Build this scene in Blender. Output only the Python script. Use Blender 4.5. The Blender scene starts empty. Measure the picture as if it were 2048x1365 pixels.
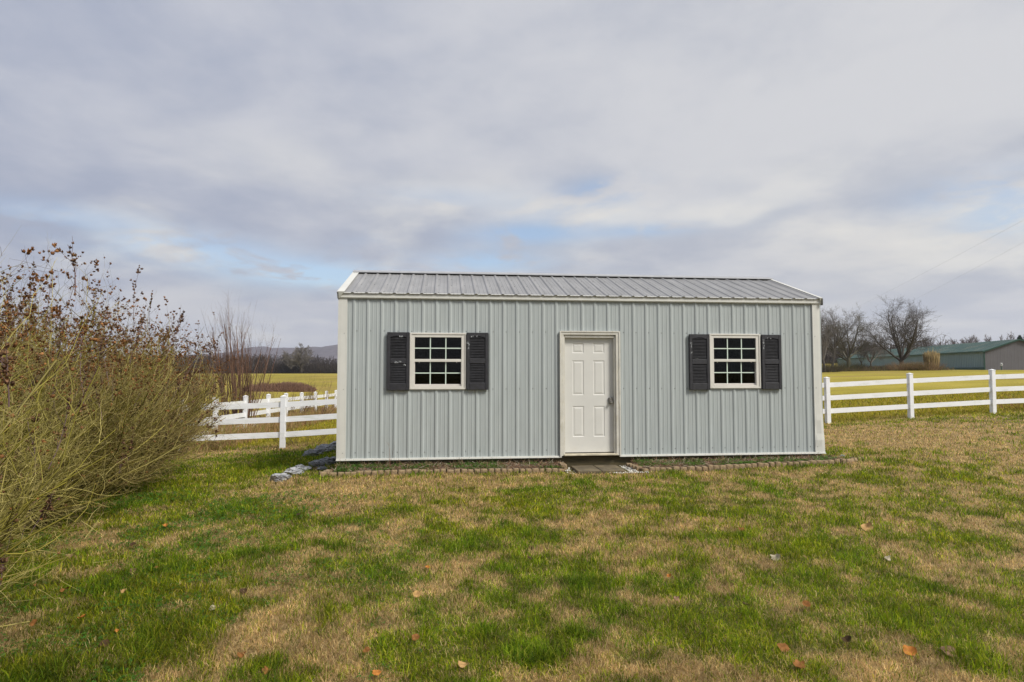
import bpy, math, random
import numpy as np
R = math.radians
random.seed(7); RNG = np.random.default_rng(7)
sc = bpy.context.scene
col = sc.collection

# ------------------------------------------------------------------ camera, sky, sun, exposure
CAM = np.array([1.7525, -10.5885, 1.4574]); F = 1242.26; YAW, PIT = -.1073, .0497
_c, _s = math.cos(YAW), math.sin(YAW)
FW = np.array([-_s*math.cos(PIT), _c*math.cos(PIT), math.sin(PIT)]); RT = np.array([_c, _s, 0.]); UP = np.cross(RT, FW)
cd = bpy.data.cameras.new('camera'); cam = bpy.data.objects.new('camera', cd); col.objects.link(cam)
cd.sensor_width = 36; cd.lens = 36*F/2048; cd.clip_start = .05; cd.clip_end = 20000
cam.location = CAM; cam.rotation_euler = (R(90)+PIT, 0, YAW)
sc.camera = cam
SUN_EL, SUN_AZ = R(45), R(132)          # azimuth clockwise from +Y : behind the camera, to the right
wd = bpy.data.worlds.new('World'); sc.world = wd; wd.use_nodes = True
nt = wd.node_tree; N = nt.nodes; L = nt.links; N.clear()
def nd(t, **k):
    n = N.new(t)
    for a, b in k.items(): setattr(n, a, b)
    return n
def mth(op, a, b=None, c=None, clamp=False):
    n = N.new('ShaderNodeMath'); n.operation = op; n.use_clamp = clamp
    for i, v in enumerate((a, b, c)):
        if v is None: continue
        if isinstance(v, (int, float)): n.inputs[i].default_value = v
        else: L.new(v, n.inputs[i])
    return n.outputs[0]
def sstep(v, a, b):
    n = N.new('ShaderNodeMapRange'); n.interpolation_type = 'SMOOTHSTEP'
    L.new(v, n.inputs['Value']); n.inputs['From Min'].default_value = a; n.inputs['From Max'].default_value = b
    return n.outputs['Result']
def mixc(f, a, b):
    n = N.new('ShaderNodeMix'); n.data_type = 'RGBA'; n.clamp_factor = True
    if isinstance(f, (int, float)): n.inputs[0].default_value = f
    else: L.new(f, n.inputs[0])
    for i, v in ((6, a), (7, b)):
        if isinstance(v, tuple): n.inputs[i].default_value = (*v, 1)
        else: L.new(v, n.inputs[i])
    return n.outputs[2]
tc = nd('ShaderNodeTexCoord'); sp = nd('ShaderNodeSeparateXYZ'); L.new(tc.outputs['Generated'], sp.inputs[0])
X, Y, Z = sp.outputs
zz = mth('ADD', mth('MAXIMUM', Z, 0.0), .16)
px_, py_ = mth('DIVIDE', X, zz), mth('DIVIDE', Y, zz)
cmb = nd('ShaderNodeCombineXYZ'); L.new(px_, cmb.inputs[0]); L.new(py_, cmb.inputs[1])
def noise(vec, scale, detail, rough, w=0., dist=0.):
    n = nd('ShaderNodeTexNoise', noise_dimensions='4D'); L.new(vec, n.inputs['Vector'])
    n.inputs['W'].default_value = w; n.inputs['Scale'].default_value = scale; n.inputs['Detail'].default_value = detail
    n.inputs['Roughness'].default_value = rough; n.inputs['Distortion'].default_value = dist
    return n.outputs['Fac']
n1 = noise(cmb.outputs[0], .55, 5, .5, 3.1, .3)
n2 = noise(cmb.outputs[0], 1.7, 6, .55, 1.7, .2)
n3 = noise(cmb.outputs[0], .9, 7, .55, 8.2, .4)
n7 = noise(cmb.outputs[0], 4.5, 5, .6, 21.4, .3)
dens = mth('ADD', mth('ADD', mth('MULTIPLY', n1, .5), mth('MULTIPLY', n2, .36)), mth('MULTIPLY', n7, .14))
cl0 = mixc(sstep(dens, .40, .57), (.335, .37, .465), (.605, .605, .63))
side = sstep(mth('ADD', X, mth('MULTIPLY', Y, -.1)), -.75, .55)          # cloud thins towards the right
cl = mixc(side, mixc(.4, cl0, (.33, .37, .49)), mixc(.35, cl0, (.54, .55, .565)))
n5 = noise(cmb.outputs[0], 1.15, 6, .5, 12.3, .25)
warm = mth('MULTIPLY', sstep(n5, .50, .68), mth('SUBTRACT', 1., sstep(Z, .16, .42)))
cl = mixc(mth('MULTIPLY', warm, .85), cl, (.76, .74, .69))
n6 = noise(cmb.outputs[0], 1.5, 6, .5, 15.1, .3)
cl = mixc(mth('MULTIPLY', mth('MULTIPLY', sstep(n6, .54, .70), mth('SUBTRACT', 1., sstep(Z, .14, .36))), .7), cl, (.38, .43, .52))
sky = nd('ShaderNodeTexSky', sky_type='NISHITA'); sky.sun_disc = False; sky.sun_elevation = SUN_EL; sky.sun_rotation = SUN_AZ
sky.air_density = 1.0; sky.dust_density = 1.5; sky.ozone_density = 1.5
lowc = mixc(sstep(Z, .0, .16), (.66, .66, .70), cl)          # paler low over the horizon
cl2 = mixc(.6, cl, lowc)
# thinner places in the cloud, each round one direction
def dirof(px, py):
    d = FW + RT*(px-1024)/F + UP*(682.5-py)/F
    return d/np.linalg.norm(d)
gap = None
n4 = noise(cmb.outputs[0], 2.6, 6, .6, 5.5, .5)
for (gx, gy, rx, ry, w) in ((1060, 468, 95, 20, .85), (1215, 378, 60, 20, .7), (410, 500, 130, 24, .6), (610, 548, 120, 22, 1.0),
                            (2000, 378, 110, 28, .6), (970, 525, 120, 18, .75), (2010, 440, 60, 24, .6), (1140, 415, 120, 40, .25), (130, 432, 120, 20, .35),
                            (1290, 462, 90, 12, .6), (760, 560, 80, 14, .6), (900, 395, 120, 20, .3)):
    c0 = dirof(gx, gy); ax = np.cross(c0, (0, 0, 1)); ax /= np.linalg.norm(ax); ay = np.cross(ax, c0)
    def dotn(v, k):
        m = nd('ShaderNodeVectorMath', operation='DOT_PRODUCT'); L.new(tc.outputs['Generated'], m.inputs[0]); m.inputs[1].default_value = tuple(v*k)
        return m.outputs['Value']
    u = dotn(ax, F/rx); v = dotn(ay, F/ry)
    r2 = mth('ADD', mth('MULTIPLY', u, u), mth('MULTIPLY', v, v))
    front = mth('GREATER_THAN', dotn(c0, 1.), .5)
    g = mth('MULTIPLY', mth('MULTIPLY', mth('EXPONENT', mth('MULTIPLY', r2, -.8)), w), front)
    gap = g if gap is None else mth('ADD', gap, g)
low_band = mth('MULTIPLY', sstep(Z, .04, .13), mth('SUBTRACT', 1., sstep(Z, .22, .42)))
gen = mth('MULTIPLY', sstep(n3, .56, .74), mth('MULTIPLY', low_band, .4))
gapf = mth('MULTIPLY', mth('ADD', gap, gen), sstep(n4, .36, .52))
gapf = mth('MINIMUM', gapf, .85)
for (gx, gy, rx, ry, w) in ((1880, 430, 190, 30, .75), (1800, 500, 160, 26, .5), (930, 392, 150, 30, .5), (1190, 420, 70, 20, .5), (1640, 600, 200, 30, .3), (250, 600, 200, 30, .3)):
    c0 = dirof(gx, gy); ax = np.cross(c0, (0, 0, 1)); ax /= np.linalg.norm(ax); ay = np.cross(ax, c0)
    u = dotn(ax, F/rx); v = dotn(ay, F/ry); r2 = mth('ADD', mth('MULTIPLY', u, u), mth('MULTIPLY', v, v))
    g = mth('MULTIPLY', mth('MULTIPLY', mth('EXPONENT', mth('MULTIPLY', r2, -.7)), w), mth('GREATER_THAN', dotn(c0, 1.), .5))
    cl2 = mixc(mth('MULTIPLY', g, sstep(n2, .35, .6)), cl2, (.74, .71, .65))
bg1 = nd('ShaderNodeBackground'); L.new(cl2, bg1.inputs[0]); bg1.inputs[1].default_value = 1.0
bg2 = nd('ShaderNodeBackground'); L.new(sky.outputs[0], bg2.inputs[0]); bg2.inputs[1].default_value = .15
mx = nd('ShaderNodeMixShader'); L.new(gapf, mx.inputs[0]); L.new(bg1.outputs[0], mx.inputs[1]); L.new(bg2.outputs[0], mx.inputs[2])
ow = nd('ShaderNodeOutputWorld'); L.new(mx.outputs[0], ow.inputs[0])
wd.cycles.sampling_method = 'MANUAL'; wd.cycles.sample_map_resolution = 512

sl = bpy.data.lights.new('sun', 'SUN'); so = bpy.data.objects.new('sun', sl); col.objects.link(so)
sl.energy = 3.8; sl.angle = R(18); sl.color = (1., .95, .85)
so.rotation_euler = (R(90)-SUN_EL, 0, math.pi-SUN_AZ)   # beam comes from azimuth SUN_AZ
sc.view_settings.view_transform = 'Standard'; sc.view_settings.look = 'None'; sc.view_settings.gamma = 1
sc.view_settings.use_curve_mapping = False; sc.view_settings.exposure = 0.2
sc.cycles.max_bounces = 6; sc.cycles.diffuse_bounces = 3; sc.cycles.glossy_bounces = 3; sc.cycles.transparent_max_bounces = 8
sc.cycles.volume_bounces = 0; sc.cycles.caustics_reflective = False; sc.cycles.caustics_refractive = False
sc.cycles.use_denoising = True

# ------------------------------------------------------------------ helpers
def unit(v): return v/np.maximum(np.linalg.norm(v, axis=-1, keepdims=True), 1e-9)
def ray(px, py): return FW + RT*(px-1024)/F + UP*(682.5-py)/F
def camw(lat, d):            # sideways / ahead of the camera in metres -> world x, y
    return np.array([CAM[0]+lat*_c - d*_s, CAM[1]+lat*_s + d*_c])
def at(px, py, d):           # pixel of the photo at distance d ahead
    return CAM + ray(px, py)*d/math.cos(PIT)

# terrain: smooth surface through measured heights
_ctl = [(0, -.6, -.19), (3.7, -.8, -.2), (8.5, -.6, -.1), (8.5, 4, -.12), (4, 8, -.2), (0, 4, -.34), (4.3, -.6, -.2), (4.3, 3, -.14),
        (1.7, -7, -.2), (1.7, -12, -.2), (-4, -7, -.24), (6, -6, -.2), (10, -6, -.12), (-4, -2, -.33), (-7, 0, -.5), (-9, -6, -.35),
        (-2.4, 6.05, -.53), (-5, 6.2, -.62), (13.1, 6.8, -.08), (15.6, 6.8, .03), (18.1, 6.8, .14), (26, 6.8, .35), (12, 1, -.05), (12, -4, -.08),
        (-.9, -.5, -.24), (-4.4, 14, -.74), (-3.9, 24, -.9), (-2.5, 45, -.75), (5, 40, -.2),
        (22, 22, .35), (40, 45, .85), (60, 75, 1.3)]
for lat, d, z in ((90, 119, 1.84), (102, 119, 1.84), (78, 119, 1.8), (102, 194, 2.85), (92, 150, 2.2), (65, 110, 1.75), (150, 300, 7.0), (-25, 64, -.5), (-80, 350, .55), (-200, 350, .55),
                  (30, 350, 1.2), (0, 150, .3), (-40, 150, .1), (0, 900, 1.), (-700, 900, .6), (900, 900, 6), (0, 4000, 2), (-4000, 4000, 2), (4000, 4000, 2),
                  (-4000, -4000, 0), (4000, -4000, 0), (0, -300, 0), (-300, 0, -1), (300, 0, 3)):
    w = camw(lat, d); _ctl.append((w[0], w[1], z))
_ctl = np.array(_ctl)
def _warp(x, y): return np.stack([np.arcsinh((x-4)/12.), np.arcsinh((y+3)/12.)], -1)
_cw = _warp(_ctl[:, 0], _ctl[:, 1])
_ph = lambda a, b: np.sqrt(((a[:, None, :]-b[None, :, :])**2).sum(-1)+.03)
_n = len(_ctl); _A = np.zeros((_n+1, _n+1)); _A[:_n, :_n] = _ph(_cw, _cw)-.004*np.eye(_n); _A[:_n, _n] = 1; _A[_n, :_n] = 1
_wt = np.linalg.solve(_A, np.append(_ctl[:, 2], 0))
def gz(x, y):
    x = np.atleast_1d(np.asarray(x, float)); y = np.atleast_1d(np.asarray(y, float)); sh = x.shape
    q = _warp(x.ravel(), y.ravel()); out = np.empty(len(q))
    for i in range(0, len(q), 40000): out[i:i+40000] = _ph(q[i:i+40000], _cw)@_wt[:_n]+_wt[_n]
    return out.reshape(sh)
def gz1(x, y): return float(gz(x, y)[0])
def ground_at(px, py):       # where the line of sight through a pixel of the photo meets the terrain
    d = ray(px, py); t = 2.
    for _ in range(4000):
        p = CAM+d*t; h = p[2]-gz1(p[0], p[1])
        if h < 0.003: break
        t += max(h*.6, .004)
    return CAM+d*t

def vnoise(x, y, seed=0):
    xi = np.floor(x).astype(np.int64); yi = np.floor(y).astype(np.int64); fx = x-xi; fy = y-yi
    fx = fx*fx*(3-2*fx); fy = fy*fy*(3-2*fy)
    def h(a, b):
        n = (a*374761393+b*668265263+seed*1442695041) & 0xffffffff
        n = ((n ^ (n >> 13))*1274126177) & 0xffffffff
        return ((n ^ (n >> 16)) & 0xffff)/65535.
    return (h(xi, yi)*(1-fx)+h(xi+1, yi)*fx)*(1-fy)+(h(xi, yi+1)*(1-fx)+h(xi+1, yi+1)*fx)*fy
def fbm(x, y, seed=0, o=4):
    s = 0; a = .5; t = 0
    for i in range(o): s = s+a*vnoise(x*2**i+17.3*i, y*2**i-9.1*i, seed+i); t += a; a *= .55
    return s/t

def link(ob, parent=None):
    col.objects.link(ob)
    if parent is not None: ob.parent = parent
    return ob
def tag(o, label=None, cat=None, group=None, kind=None):
    if label: o['label'] = label
    if cat: o['category'] = cat
    if group: o['group'] = group
    if kind: o['kind'] = kind
    return o
def empty(name, loc=(0, 0, 0), rz=0):
    o = bpy.data.objects.new(name, None); o.location = tuple(float(v) for v in loc); o.rotation_euler = (0, 0, rz); o.empty_display_size = .1
    return link(o)
def npmesh(name, verts, faces, mat=None, parent=None, colors=None, smooth=False):
    """verts (N,3), faces (M,k) array of one polygon size or list of such arrays"""
    if not isinstance(faces, list): faces = [faces]
    me = bpy.data.meshes.new(name); me.vertices.add(len(verts)); me.vertices.foreach_set('co', np.ascontiguousarray(verts, np.float32).ravel())
    idx = np.concatenate([f.ravel() for f in faces]).astype(np.int32)
    tot = np.concatenate([np.full(len(f), f.shape[1]) for f in faces]).astype(np.int32)
    st = np.concatenate([[0], np.cumsum(tot)[:-1]]).astype(np.int32)
    me.loops.add(len(idx)); me.loops.foreach_set('vertex_index', idx)
    me.polygons.add(len(tot)); me.polygons.foreach_set('loop_start', st); me.polygons.foreach_set('loop_total', tot)
    if smooth: me.polygons.foreach_set('use_smooth', np.ones(len(tot), bool))
    me.update(calc_edges=True)
    if colors is not None:
        a = me.color_attributes.new('Col', 'FLOAT_COLOR', 'POINT')
        cc = np.ones((len(verts), 4), np.float32); cc[:, :3] = colors; a.data.foreach_set('color', cc.ravel())
    if mat: 
        for m in (mat if isinstance(mat, (list, tuple)) else [mat]): me.materials.append(m)
    return link(bpy.data.objects.new(name, me), parent)
class MB:
    """collects simple shapes, builds ONE mesh"""
    def __init__(s): s.v = []; s.f = []; s.m = []
    def face(s, pts, m=0):
        b = len(s.v); s.v += [tuple(float(c) for c in p) for p in pts]; s.f.append(tuple(range(b, b+len(pts)))); s.m.append(m)
    def hexa(s, P, m=0):     # 8 points: bottom 4 ccw, top 4 ccw
        b = len(s.v); s.v += [tuple(float(c) for c in p) for p in P]
        for q in ((0, 3, 2, 1), (4, 5, 6, 7), (0, 1, 5, 4), (1, 2, 6, 5), (2, 3, 7, 6), (3, 0, 4, 7)):
            s.f.append(tuple(b+i for i in q)); s.m.append(m)
    def box(s, x0, x1, y0, y1, z0, z1, m=0, bev=0.):
        if bev <= 0:
            s.hexa([(x0, y0, z0), (x1, y0, z0), (x1, y1, z0), (x0, y1, z0), (x0, y0, z1), (x1, y0, z1), (x1, y1, z1), (x0, y1, z1)], m); return
        b = len(s.v); b_ = min(bev, (x1-x0)*.45, (y1-y0)*.45, (z1-z0)*.45)
        # chamfered box through convex set of 24 points
        pts = {}
        for ix, x in enumerate((x0, x1)):
            for iy, y in enumerate((y0, y1)):
                for iz, z in enumerate((z0, z1)):
                    sx, sy, sz = (1-2*ix)*b_, (1-2*iy)*b_, (1-2*iz)*b_
                    for a, p in enumerate(((x, y+sy, z+sz), (x+sx, y, z+sz), (x+sx, y+sy, z))):
                        pts[(ix, iy, iz, a)] = len(s.v); s.v.append(p)
        def F(*k): s.f.append(tuple(pts[q] for q in k)); s.m.append(m)
        for i in (0, 1):
            F(*[(i, *q, 0) for q in ((0, 0), (1, 0), (1, 1), (0, 1))][::(1 if i else -1)])
            F(*[(q[0], i, q[1], 1) for q in ((0, 0), (0, 1), (1, 1), (1, 0))][::(1 if i else -1)])
            F(*[(q[0], q[1], i, 2) for q in ((0, 0), (1, 0), (1, 1), (0, 1))][::(1 if i else -1)])
        for i in (0, 1):
            for j in (0, 1):
                F((i, j, 0, 0), (i, j, 1, 0), (i, j, 1, 1), (i, j, 0, 1))
                F((i, 0, j, 0), (i, 1, j, 0), (i, 1, j, 2), (i, 0, j, 2))
                F((0, i, j, 1), (1, i, j, 1), (1, i, j, 2), (0, i, j, 2))
                for k in (0, 1): F((i, j, k, 0), (i, j, k, 1), (i, j, k, 2))
    def bar(s, a, b, w, h, m=0, up=(0, 0, 1)):
        a = np.array(a, float); b = np.array(b, float); d = unit(b-a); u = np.array(up, float); r = unit(np.cross(d, u)); u = np.cross(r, d)
        P = [p+r*x*w/2+u*z*h/2 for p in (a, b) for x, z in ((-1, -1), (1, -1), (1, 1), (-1, 1))]
        s.hexa([P[0], P[1], P[5], P[4], P[3], P[2], P[6], P[7]], m)
    def cyl(s, a, b, r0, r1, n=12, m=0):
        a = np.array(a, float); b = np.array(b, float); d = unit(b-a); q = np.array([0, 0, 1.]) if abs(d[2]) < .9 else np.array([1., 0, 0])
        u = unit(np.cross(d, q)); w = np.cross(d, u); k = len(s.v)
        for p, r in ((a, r0), (b, r1)):
            for i in range(n):
                t = 2*math.pi*i/n; s.v.append(tuple(p+(u*math.cos(t)+w*math.sin(t))*r))
        for i in range(n): s.f.append((k+i, k+(i+1) % n, k+n+(i+1) % n, k+n+i)); s.m.append(m)
        s.f.append(tuple(k+i for i in range(n))[::-1]); s.m.append(m); s.f.append(tuple(k+n+i for i in range(n))); s.m.append(m)
    def build(s, name, mats, parent=None, smooth=False):
        me = bpy.data.meshes.new(name); me.from_pydata(s.v, [], s.f)
        for m in (mats if isinstance(mats, (list, tuple)) else [mats]): me.materials.append(m)
        me.polygons.foreach_set('material_index', s.m)
        if smooth: me.polygons.foreach_set('use_smooth', [True]*len(s.f))
        import bmesh
        bm = bmesh.new(); bm.from_mesh(me); bmesh.ops.recalc_face_normals(bm, faces=bm.faces); bm.to_mesh(me); bm.free()
        return link(bpy.data.objects.new(name, me), parent)
def tubes(P, Rr, S=3):
    """P (M,K,3) polylines, Rr (M,K) radii -> verts, quads"""
    M, K, _ = P.shape
    T = np.gradient(P, axis=1); T = unit(T)
    ref = np.where(np.abs(T[..., 2:3]) < .8, np.array([0, 0, 1.]), np.array([1., 0, 0]))
    U = unit(np.cross(T, ref)); W = np.cross(T, U)
    a = np.arange(S)*2*math.pi/S
    V = P[:, :, None, :]+Rr[:, :, None, None]*(U[:, :, None, :]*np.cos(a)[None, None, :, None]+W[:, :, None, :]*np.sin(a)[None, None, :, None])
    base = (np.arange(M)*K*S)[:, None, None]+(np.arange(K-1)*S)[None, :, None]+np.arange(S)[None, None, :]
    nx = (np.arange(M)*K*S)[:, None, None]+(np.arange(K-1)*S)[None, :, None]+((np.arange(S)+1) % S)[None, None, :]
    return V.reshape(-1, 3), np.stack([base, nx, nx+S, base+S], -1).reshape(-1, 4)
def grow(rng, S, D, Ln, K, wander, up):
    M = len(S); P = np.empty((M, K, 3)); P[:, 0] = S; d = unit(D); st = (Ln/(K-1))[:, None]
    up = np.broadcast_to(np.asarray(up, float), (M,))
    for i in range(1, K):
        d = d+rng.normal(0, wander, (M, 3)); d[:, 2] += up; d = unit(d)
        P[:, i] = P[:, i-1]+d*st
    return P
def sprout(rng, P, Rd, n, t0, t1, a0, a1):
    M, K, _ = P.shape; pi = rng.integers(0, M, n); t = rng.uniform(t0, t1, n)*(K-1); i = np.minimum(t.astype(int), K-2); f = (t-i)[:, None]
    S = P[pi, i]*(1-f)+P[pi, i+1]*f; T = unit(P[pi, i+1]-P[pi, i]); r = Rd[pi, i]*(1-f[:, 0])+Rd[pi, i+1]*f[:, 0]
    q = rng.normal(0, 1, (n, 3)); q = unit(q-(q*T).sum(-1, keepdims=True)*T); a = rng.uniform(a0, a1, n)[:, None]
    return S, T*np.cos(a)+q*np.sin(a), r, pi
class NB:
    """collects numpy vertex/face batches with colours"""
    def __init__(s): s.v = []; s.q = []; s.t = []; s.c = []; s.n = 0
    def add(s, v, f, c):
        s.v.append(v); (s.q if f.shape[1] == 4 else s.t).append(f+s.n); c = np.asarray(c, float)
        s.c.append(np.broadcast_to(c, (len(v), 3)) if c.ndim == 1 else c); s.n += len(v)
    def build(s, name, mat, parent=None, smooth=False):
        fs = []
        if s.q: fs.append(np.concatenate(s.q))
        if s.t: fs.append(np.concatenate(s.t))
        return npmesh(name, np.concatenate(s.v), fs, mat, parent, np.concatenate(s.c), smooth)

# ------------------------------------------------------------------ materials
def material(name, base, rough=.6, metal=0., noise_s=0., noise_amt=0., col2=None, bump=0., bump_s=40., spec=.5, attr=False, transl=0., stretch=(1, 1, 1), streak=None):
    m = bpy.data.materials.new(name); m.use_nodes = True; t = m.node_tree; b = t.nodes['Principled BSDF']; ln = t.links
    b.inputs['Roughness'].default_value = rough; b.inputs['Metallic'].default_value = metal; b.inputs['Specular IOR Level'].default_value = spec
    b.inputs['Base Color'].default_value = (*base, 1)
    out = t.nodes['Material Output']; src = None
    tco = t.nodes.new('ShaderNodeTexCoord'); mp = t.nodes.new('ShaderNodeMapping'); ln.new(tco.outputs['Object'], mp.inputs[0]); mp.inputs['Scale'].default_value = stretch
    if attr:
        a = t.nodes.new('ShaderNodeAttribute'); a.attribute_name = 'Col'; src = a.outputs['Color']
    if noise_amt > 0 or col2:
        n = t.nodes.new('ShaderNodeTexNoise'); n.inputs['Scale'].default_value = noise_s; n.inputs['Detail'].default_value = 6; n.inputs['Roughness'].default_value = .62
        ln.new(mp.outputs[0], n.inputs['Vector'])
        mr = t.nodes.new('ShaderNodeMapRange'); mr.inputs['From Min'].default_value = .35; mr.inputs['From Max'].default_value = .68; ln.new(n.outputs['Fac'], mr.inputs['Value'])
        mxn = t.nodes.new('ShaderNodeMix'); mxn.data_type = 'RGBA'
        if col2:
            mxn.inputs[6].default_value = (*base, 1); mxn.inputs[7].default_value = (*col2, 1); ln.new(mr.outputs[0], mxn.inputs[0])
            src = mxn.outputs[2]
        else:
            mxn.blend_type = 'MULTIPLY'; mxn.inputs[0].default_value = 1
            if src is None: mxn.inputs[6].default_value = (*base, 1)
            else: ln.new(src, mxn.inputs[6])
            cr = t.nodes.new('ShaderNodeMapRange'); cr.inputs['To Min'].default_value = 1-noise_amt; cr.inputs['To Max'].default_value = 1+noise_amt*.5
            ln.new(mr.outputs[0], cr.inputs['Value']); ln.new(cr.outputs[0], mxn.inputs[7]); src = mxn.outputs[2]
    if streak:           # dirt with its own shape: (colour, amount, scale, stretch, lo, hi)
        cS, amt, sc_, st_, lo, hi = streak
        mp2 = t.nodes.new('ShaderNodeMapping'); ln.new(tco.outputs['Object'], mp2.inputs[0]); mp2.inputs['Scale'].default_value = st_
        n = t.nodes.new('ShaderNodeTexNoise'); n.inputs['Scale'].default_value = sc_; n.inputs['Detail'].default_value = 8; n.inputs['Roughness'].default_value = .7; ln.new(mp2.outputs[0], n.inputs['Vector'])
        mr = t.nodes.new('ShaderNodeMapRange'); mr.inputs['From Min'].default_value = lo; mr.inputs['From Max'].default_value = hi; mr.inputs['To Max'].default_value = amt; ln.new(n.outputs['Fac'], mr.inputs['Value'])
        mm = t.nodes.new('ShaderNodeMix'); mm.data_type = 'RGBA'; ln.new(mr.outputs[0], mm.inputs[0])
        if src is None: mm.inputs[6].default_value = (*base, 1)
        else: ln.new(src, mm.inputs[6])
        mm.inputs[7].default_value = (*cS, 1); src = mm.outputs[2]
    if src is not None: ln.new(src, b.inputs['Base Color'])
    if bump > 0:
        n = t.nodes.new('ShaderNodeTexNoise'); n.inputs['Scale'].default_value = bump_s; n.inputs['Detail'].default_value = 5; ln.new(mp.outputs[0], n.inputs['Vector'])
        bp = t.nodes.new('ShaderNodeBump'); bp.inputs['Strength'].default_value = bump; bp.inputs['Distance'].default_value = .02; ln.new(n.outputs['Fac'], bp.inputs['Height']); ln.new(bp.outputs[0], b.inputs['Normal'])
    if transl > 0:
        tr = t.nodes.new('ShaderNodeBsdfTranslucent'); ms = t.nodes.new('ShaderNodeMixShader'); ms.inputs[0].default_value = transl
        if src is not None: ln.new(src, tr.inputs[0])
        else: tr.inputs[0].default_value = (*base, 1)
        ln.new(b.outputs[0], ms.inputs[1]); ln.new(tr.outputs[0], ms.inputs[2]); ln.new(ms.outputs[0], out.inputs[0])
    return m
M = {}
M['wall'] = material('wall_metal', (.38, .415, .42), .42, noise_s=3, noise_amt=.07, stretch=(3, 3, .5), streak=((.30, .31, .24), .35, 6, (9, 9, .7), .58, .85), spec=.4)
M['screw'] = material('screw', (.12, .12, .11), .5, .3)
M['roof'] = material('roof_metal', (.27, .27, .275), .45, .0, noise_s=4, noise_amt=.18, stretch=(1, .25, .25), spec=.4, streak=((.42, .41, .40), .5, 3, (3, .4, .4), .5, .8))
M['ridge'] = material('ridge_metal', (.36, .37, .39), .45, .0, noise_s=5, noise_amt=.12)
M['trim'] = material('trim', (.62, .62, .585), .5, noise_s=3, noise_amt=.07, streak=((.45, .40, .27), .5, 5, (3, 3, .8), .6, .85))
M['door'] = material('door_paint', (.62, .615, .59), .45, noise_s=2.2, noise_amt=.05, streak=((.55, .50, .38), .4, 3, (1, 1, 1), .62, .85))
M['jamb'] = material('jamb_paint', (.58, .565, .515), .6, noise_s=5, noise_amt=.12, bump=.1, streak=((.38, .33, .20), .8, 7, (4, 4, 1), .52, .75))
M['wframe'] = material('window_vinyl', (.64, .62, .575), .45, noise_s=4, noise_amt=.08)
M['sash'] = material('sash_vinyl', (.60, .56, .53), .45, noise_s=4, noise_amt=.08)
M['grid'] = material('grille', (.60, .70, .62), .5)
M['shutter'] = material('shutter_plastic', (.028, .028, .034), .5, noise_s=14, noise_amt=.3, bump=.12, bump_s=60)
M['slat'] = material('shutter_slat_skylit', (.05, .05, .055), .4, noise_s=14, noise_amt=.3)  # lighter than the frame: sky highlight on the louvres put into the colour
M['chip'] = material('bare_chip', (.38, .40, .42), .6, noise_s=30, noise_amt=.4)
M['found'] = material('foundation_timber', (.11, .085, .04), .85, noise_s=6, col2=(.05, .045, .022), bump=.4, stretch=(.6, 1, 3))
M['metal'] = material('aged_metal', (.30, .29, .27), .4, .7, noise_s=60, noise_amt=.4)
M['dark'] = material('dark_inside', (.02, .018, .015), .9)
M['paver'] = material('paver_stone', (.17, .135, .08), .85, noise_s=5, col2=(.075, .06, .038), bump=.5, bump_s=30)
M['brick'] = material('edging_brick', (.33, .235, .13), .9, noise_s=9, col2=(.17, .13, .09), bump=.7, bump_s=50, streak=((.07, .09, .03), .7, 11, (1, 1, 1), .55, .75))
M['rock'] = material('limestone', (.40, .41, .43), .85, noise_s=9, col2=(.15, .155, .17), bump=1., bump_s=14, streak=((.40, .41, .43), .7, 9, (1, 1, 2), .52, .68))
M['vinyl'] = material('fence_vinyl', (.80, .81, .84), .4, noise_s=2, noise_amt=.04, streak=((.36, .41, .28), .6, 4, (.5, 1, 2.2), .52, .80))
M['attr'] = material('plant_matter', (.3, .3, .1), .8, attr=True, spec=.15)
M['blade'] = material('grass_blade', (.2, .2, .1), .65, attr=True, transl=.5, spec=.2)
M['leaf'] = material('dry_leaf', (.3, .15, .05), .6, attr=True, transl=.15, noise_s=30, noise_amt=.35, spec=.3)
M['far'] = material('far_wood', (.1, .09, .08), .95, attr=True, spec=.05)
M['hill'] = material('wooded_hill', (.12, .095, .105), .95, noise_s=.03, noise_amt=.5, spec=.05)
M['pebble'] = material('pebble', (.7, .68, .63), .7, noise_s=20, noise_amt=.25)
M['wire'] = material('wire', (.28, .28, .31), .6)
M['stain'] = material('weathered_wood', (.30, .24, .16), .8, noise_s=12, noise_amt=.3)
mg = bpy.data.materials.new('window_glass'); mg.use_nodes = True; t = mg.node_tree; t.nodes.clear()
g1 = t.nodes.new('ShaderNodeBsdfTransparent'); g1.inputs[0].default_value = (.55, .57, .55, 1); g2 = t.nodes.new('ShaderNodeBsdfGlossy'); g2.inputs['Roughness'].default_value = .03; g2.inputs[0].default_value = (.55, .55, .55, 1)
fr = t.nodes.new('ShaderNodeFresnel'); fr.inputs[0].default_value = 1.35; ms = t.nodes.new('ShaderNodeMixShader'); oo = t.nodes.new('ShaderNodeOutputMaterial')
t.links.new(fr.outputs[0], ms.inputs[0]); t.links.new(g1.outputs[0], ms.inputs[1]); t.links.new(g2.outputs[0], ms.inputs[2]); t.links.new(ms.outputs[0], oo.inputs[0]); M['glass'] = mg

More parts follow.
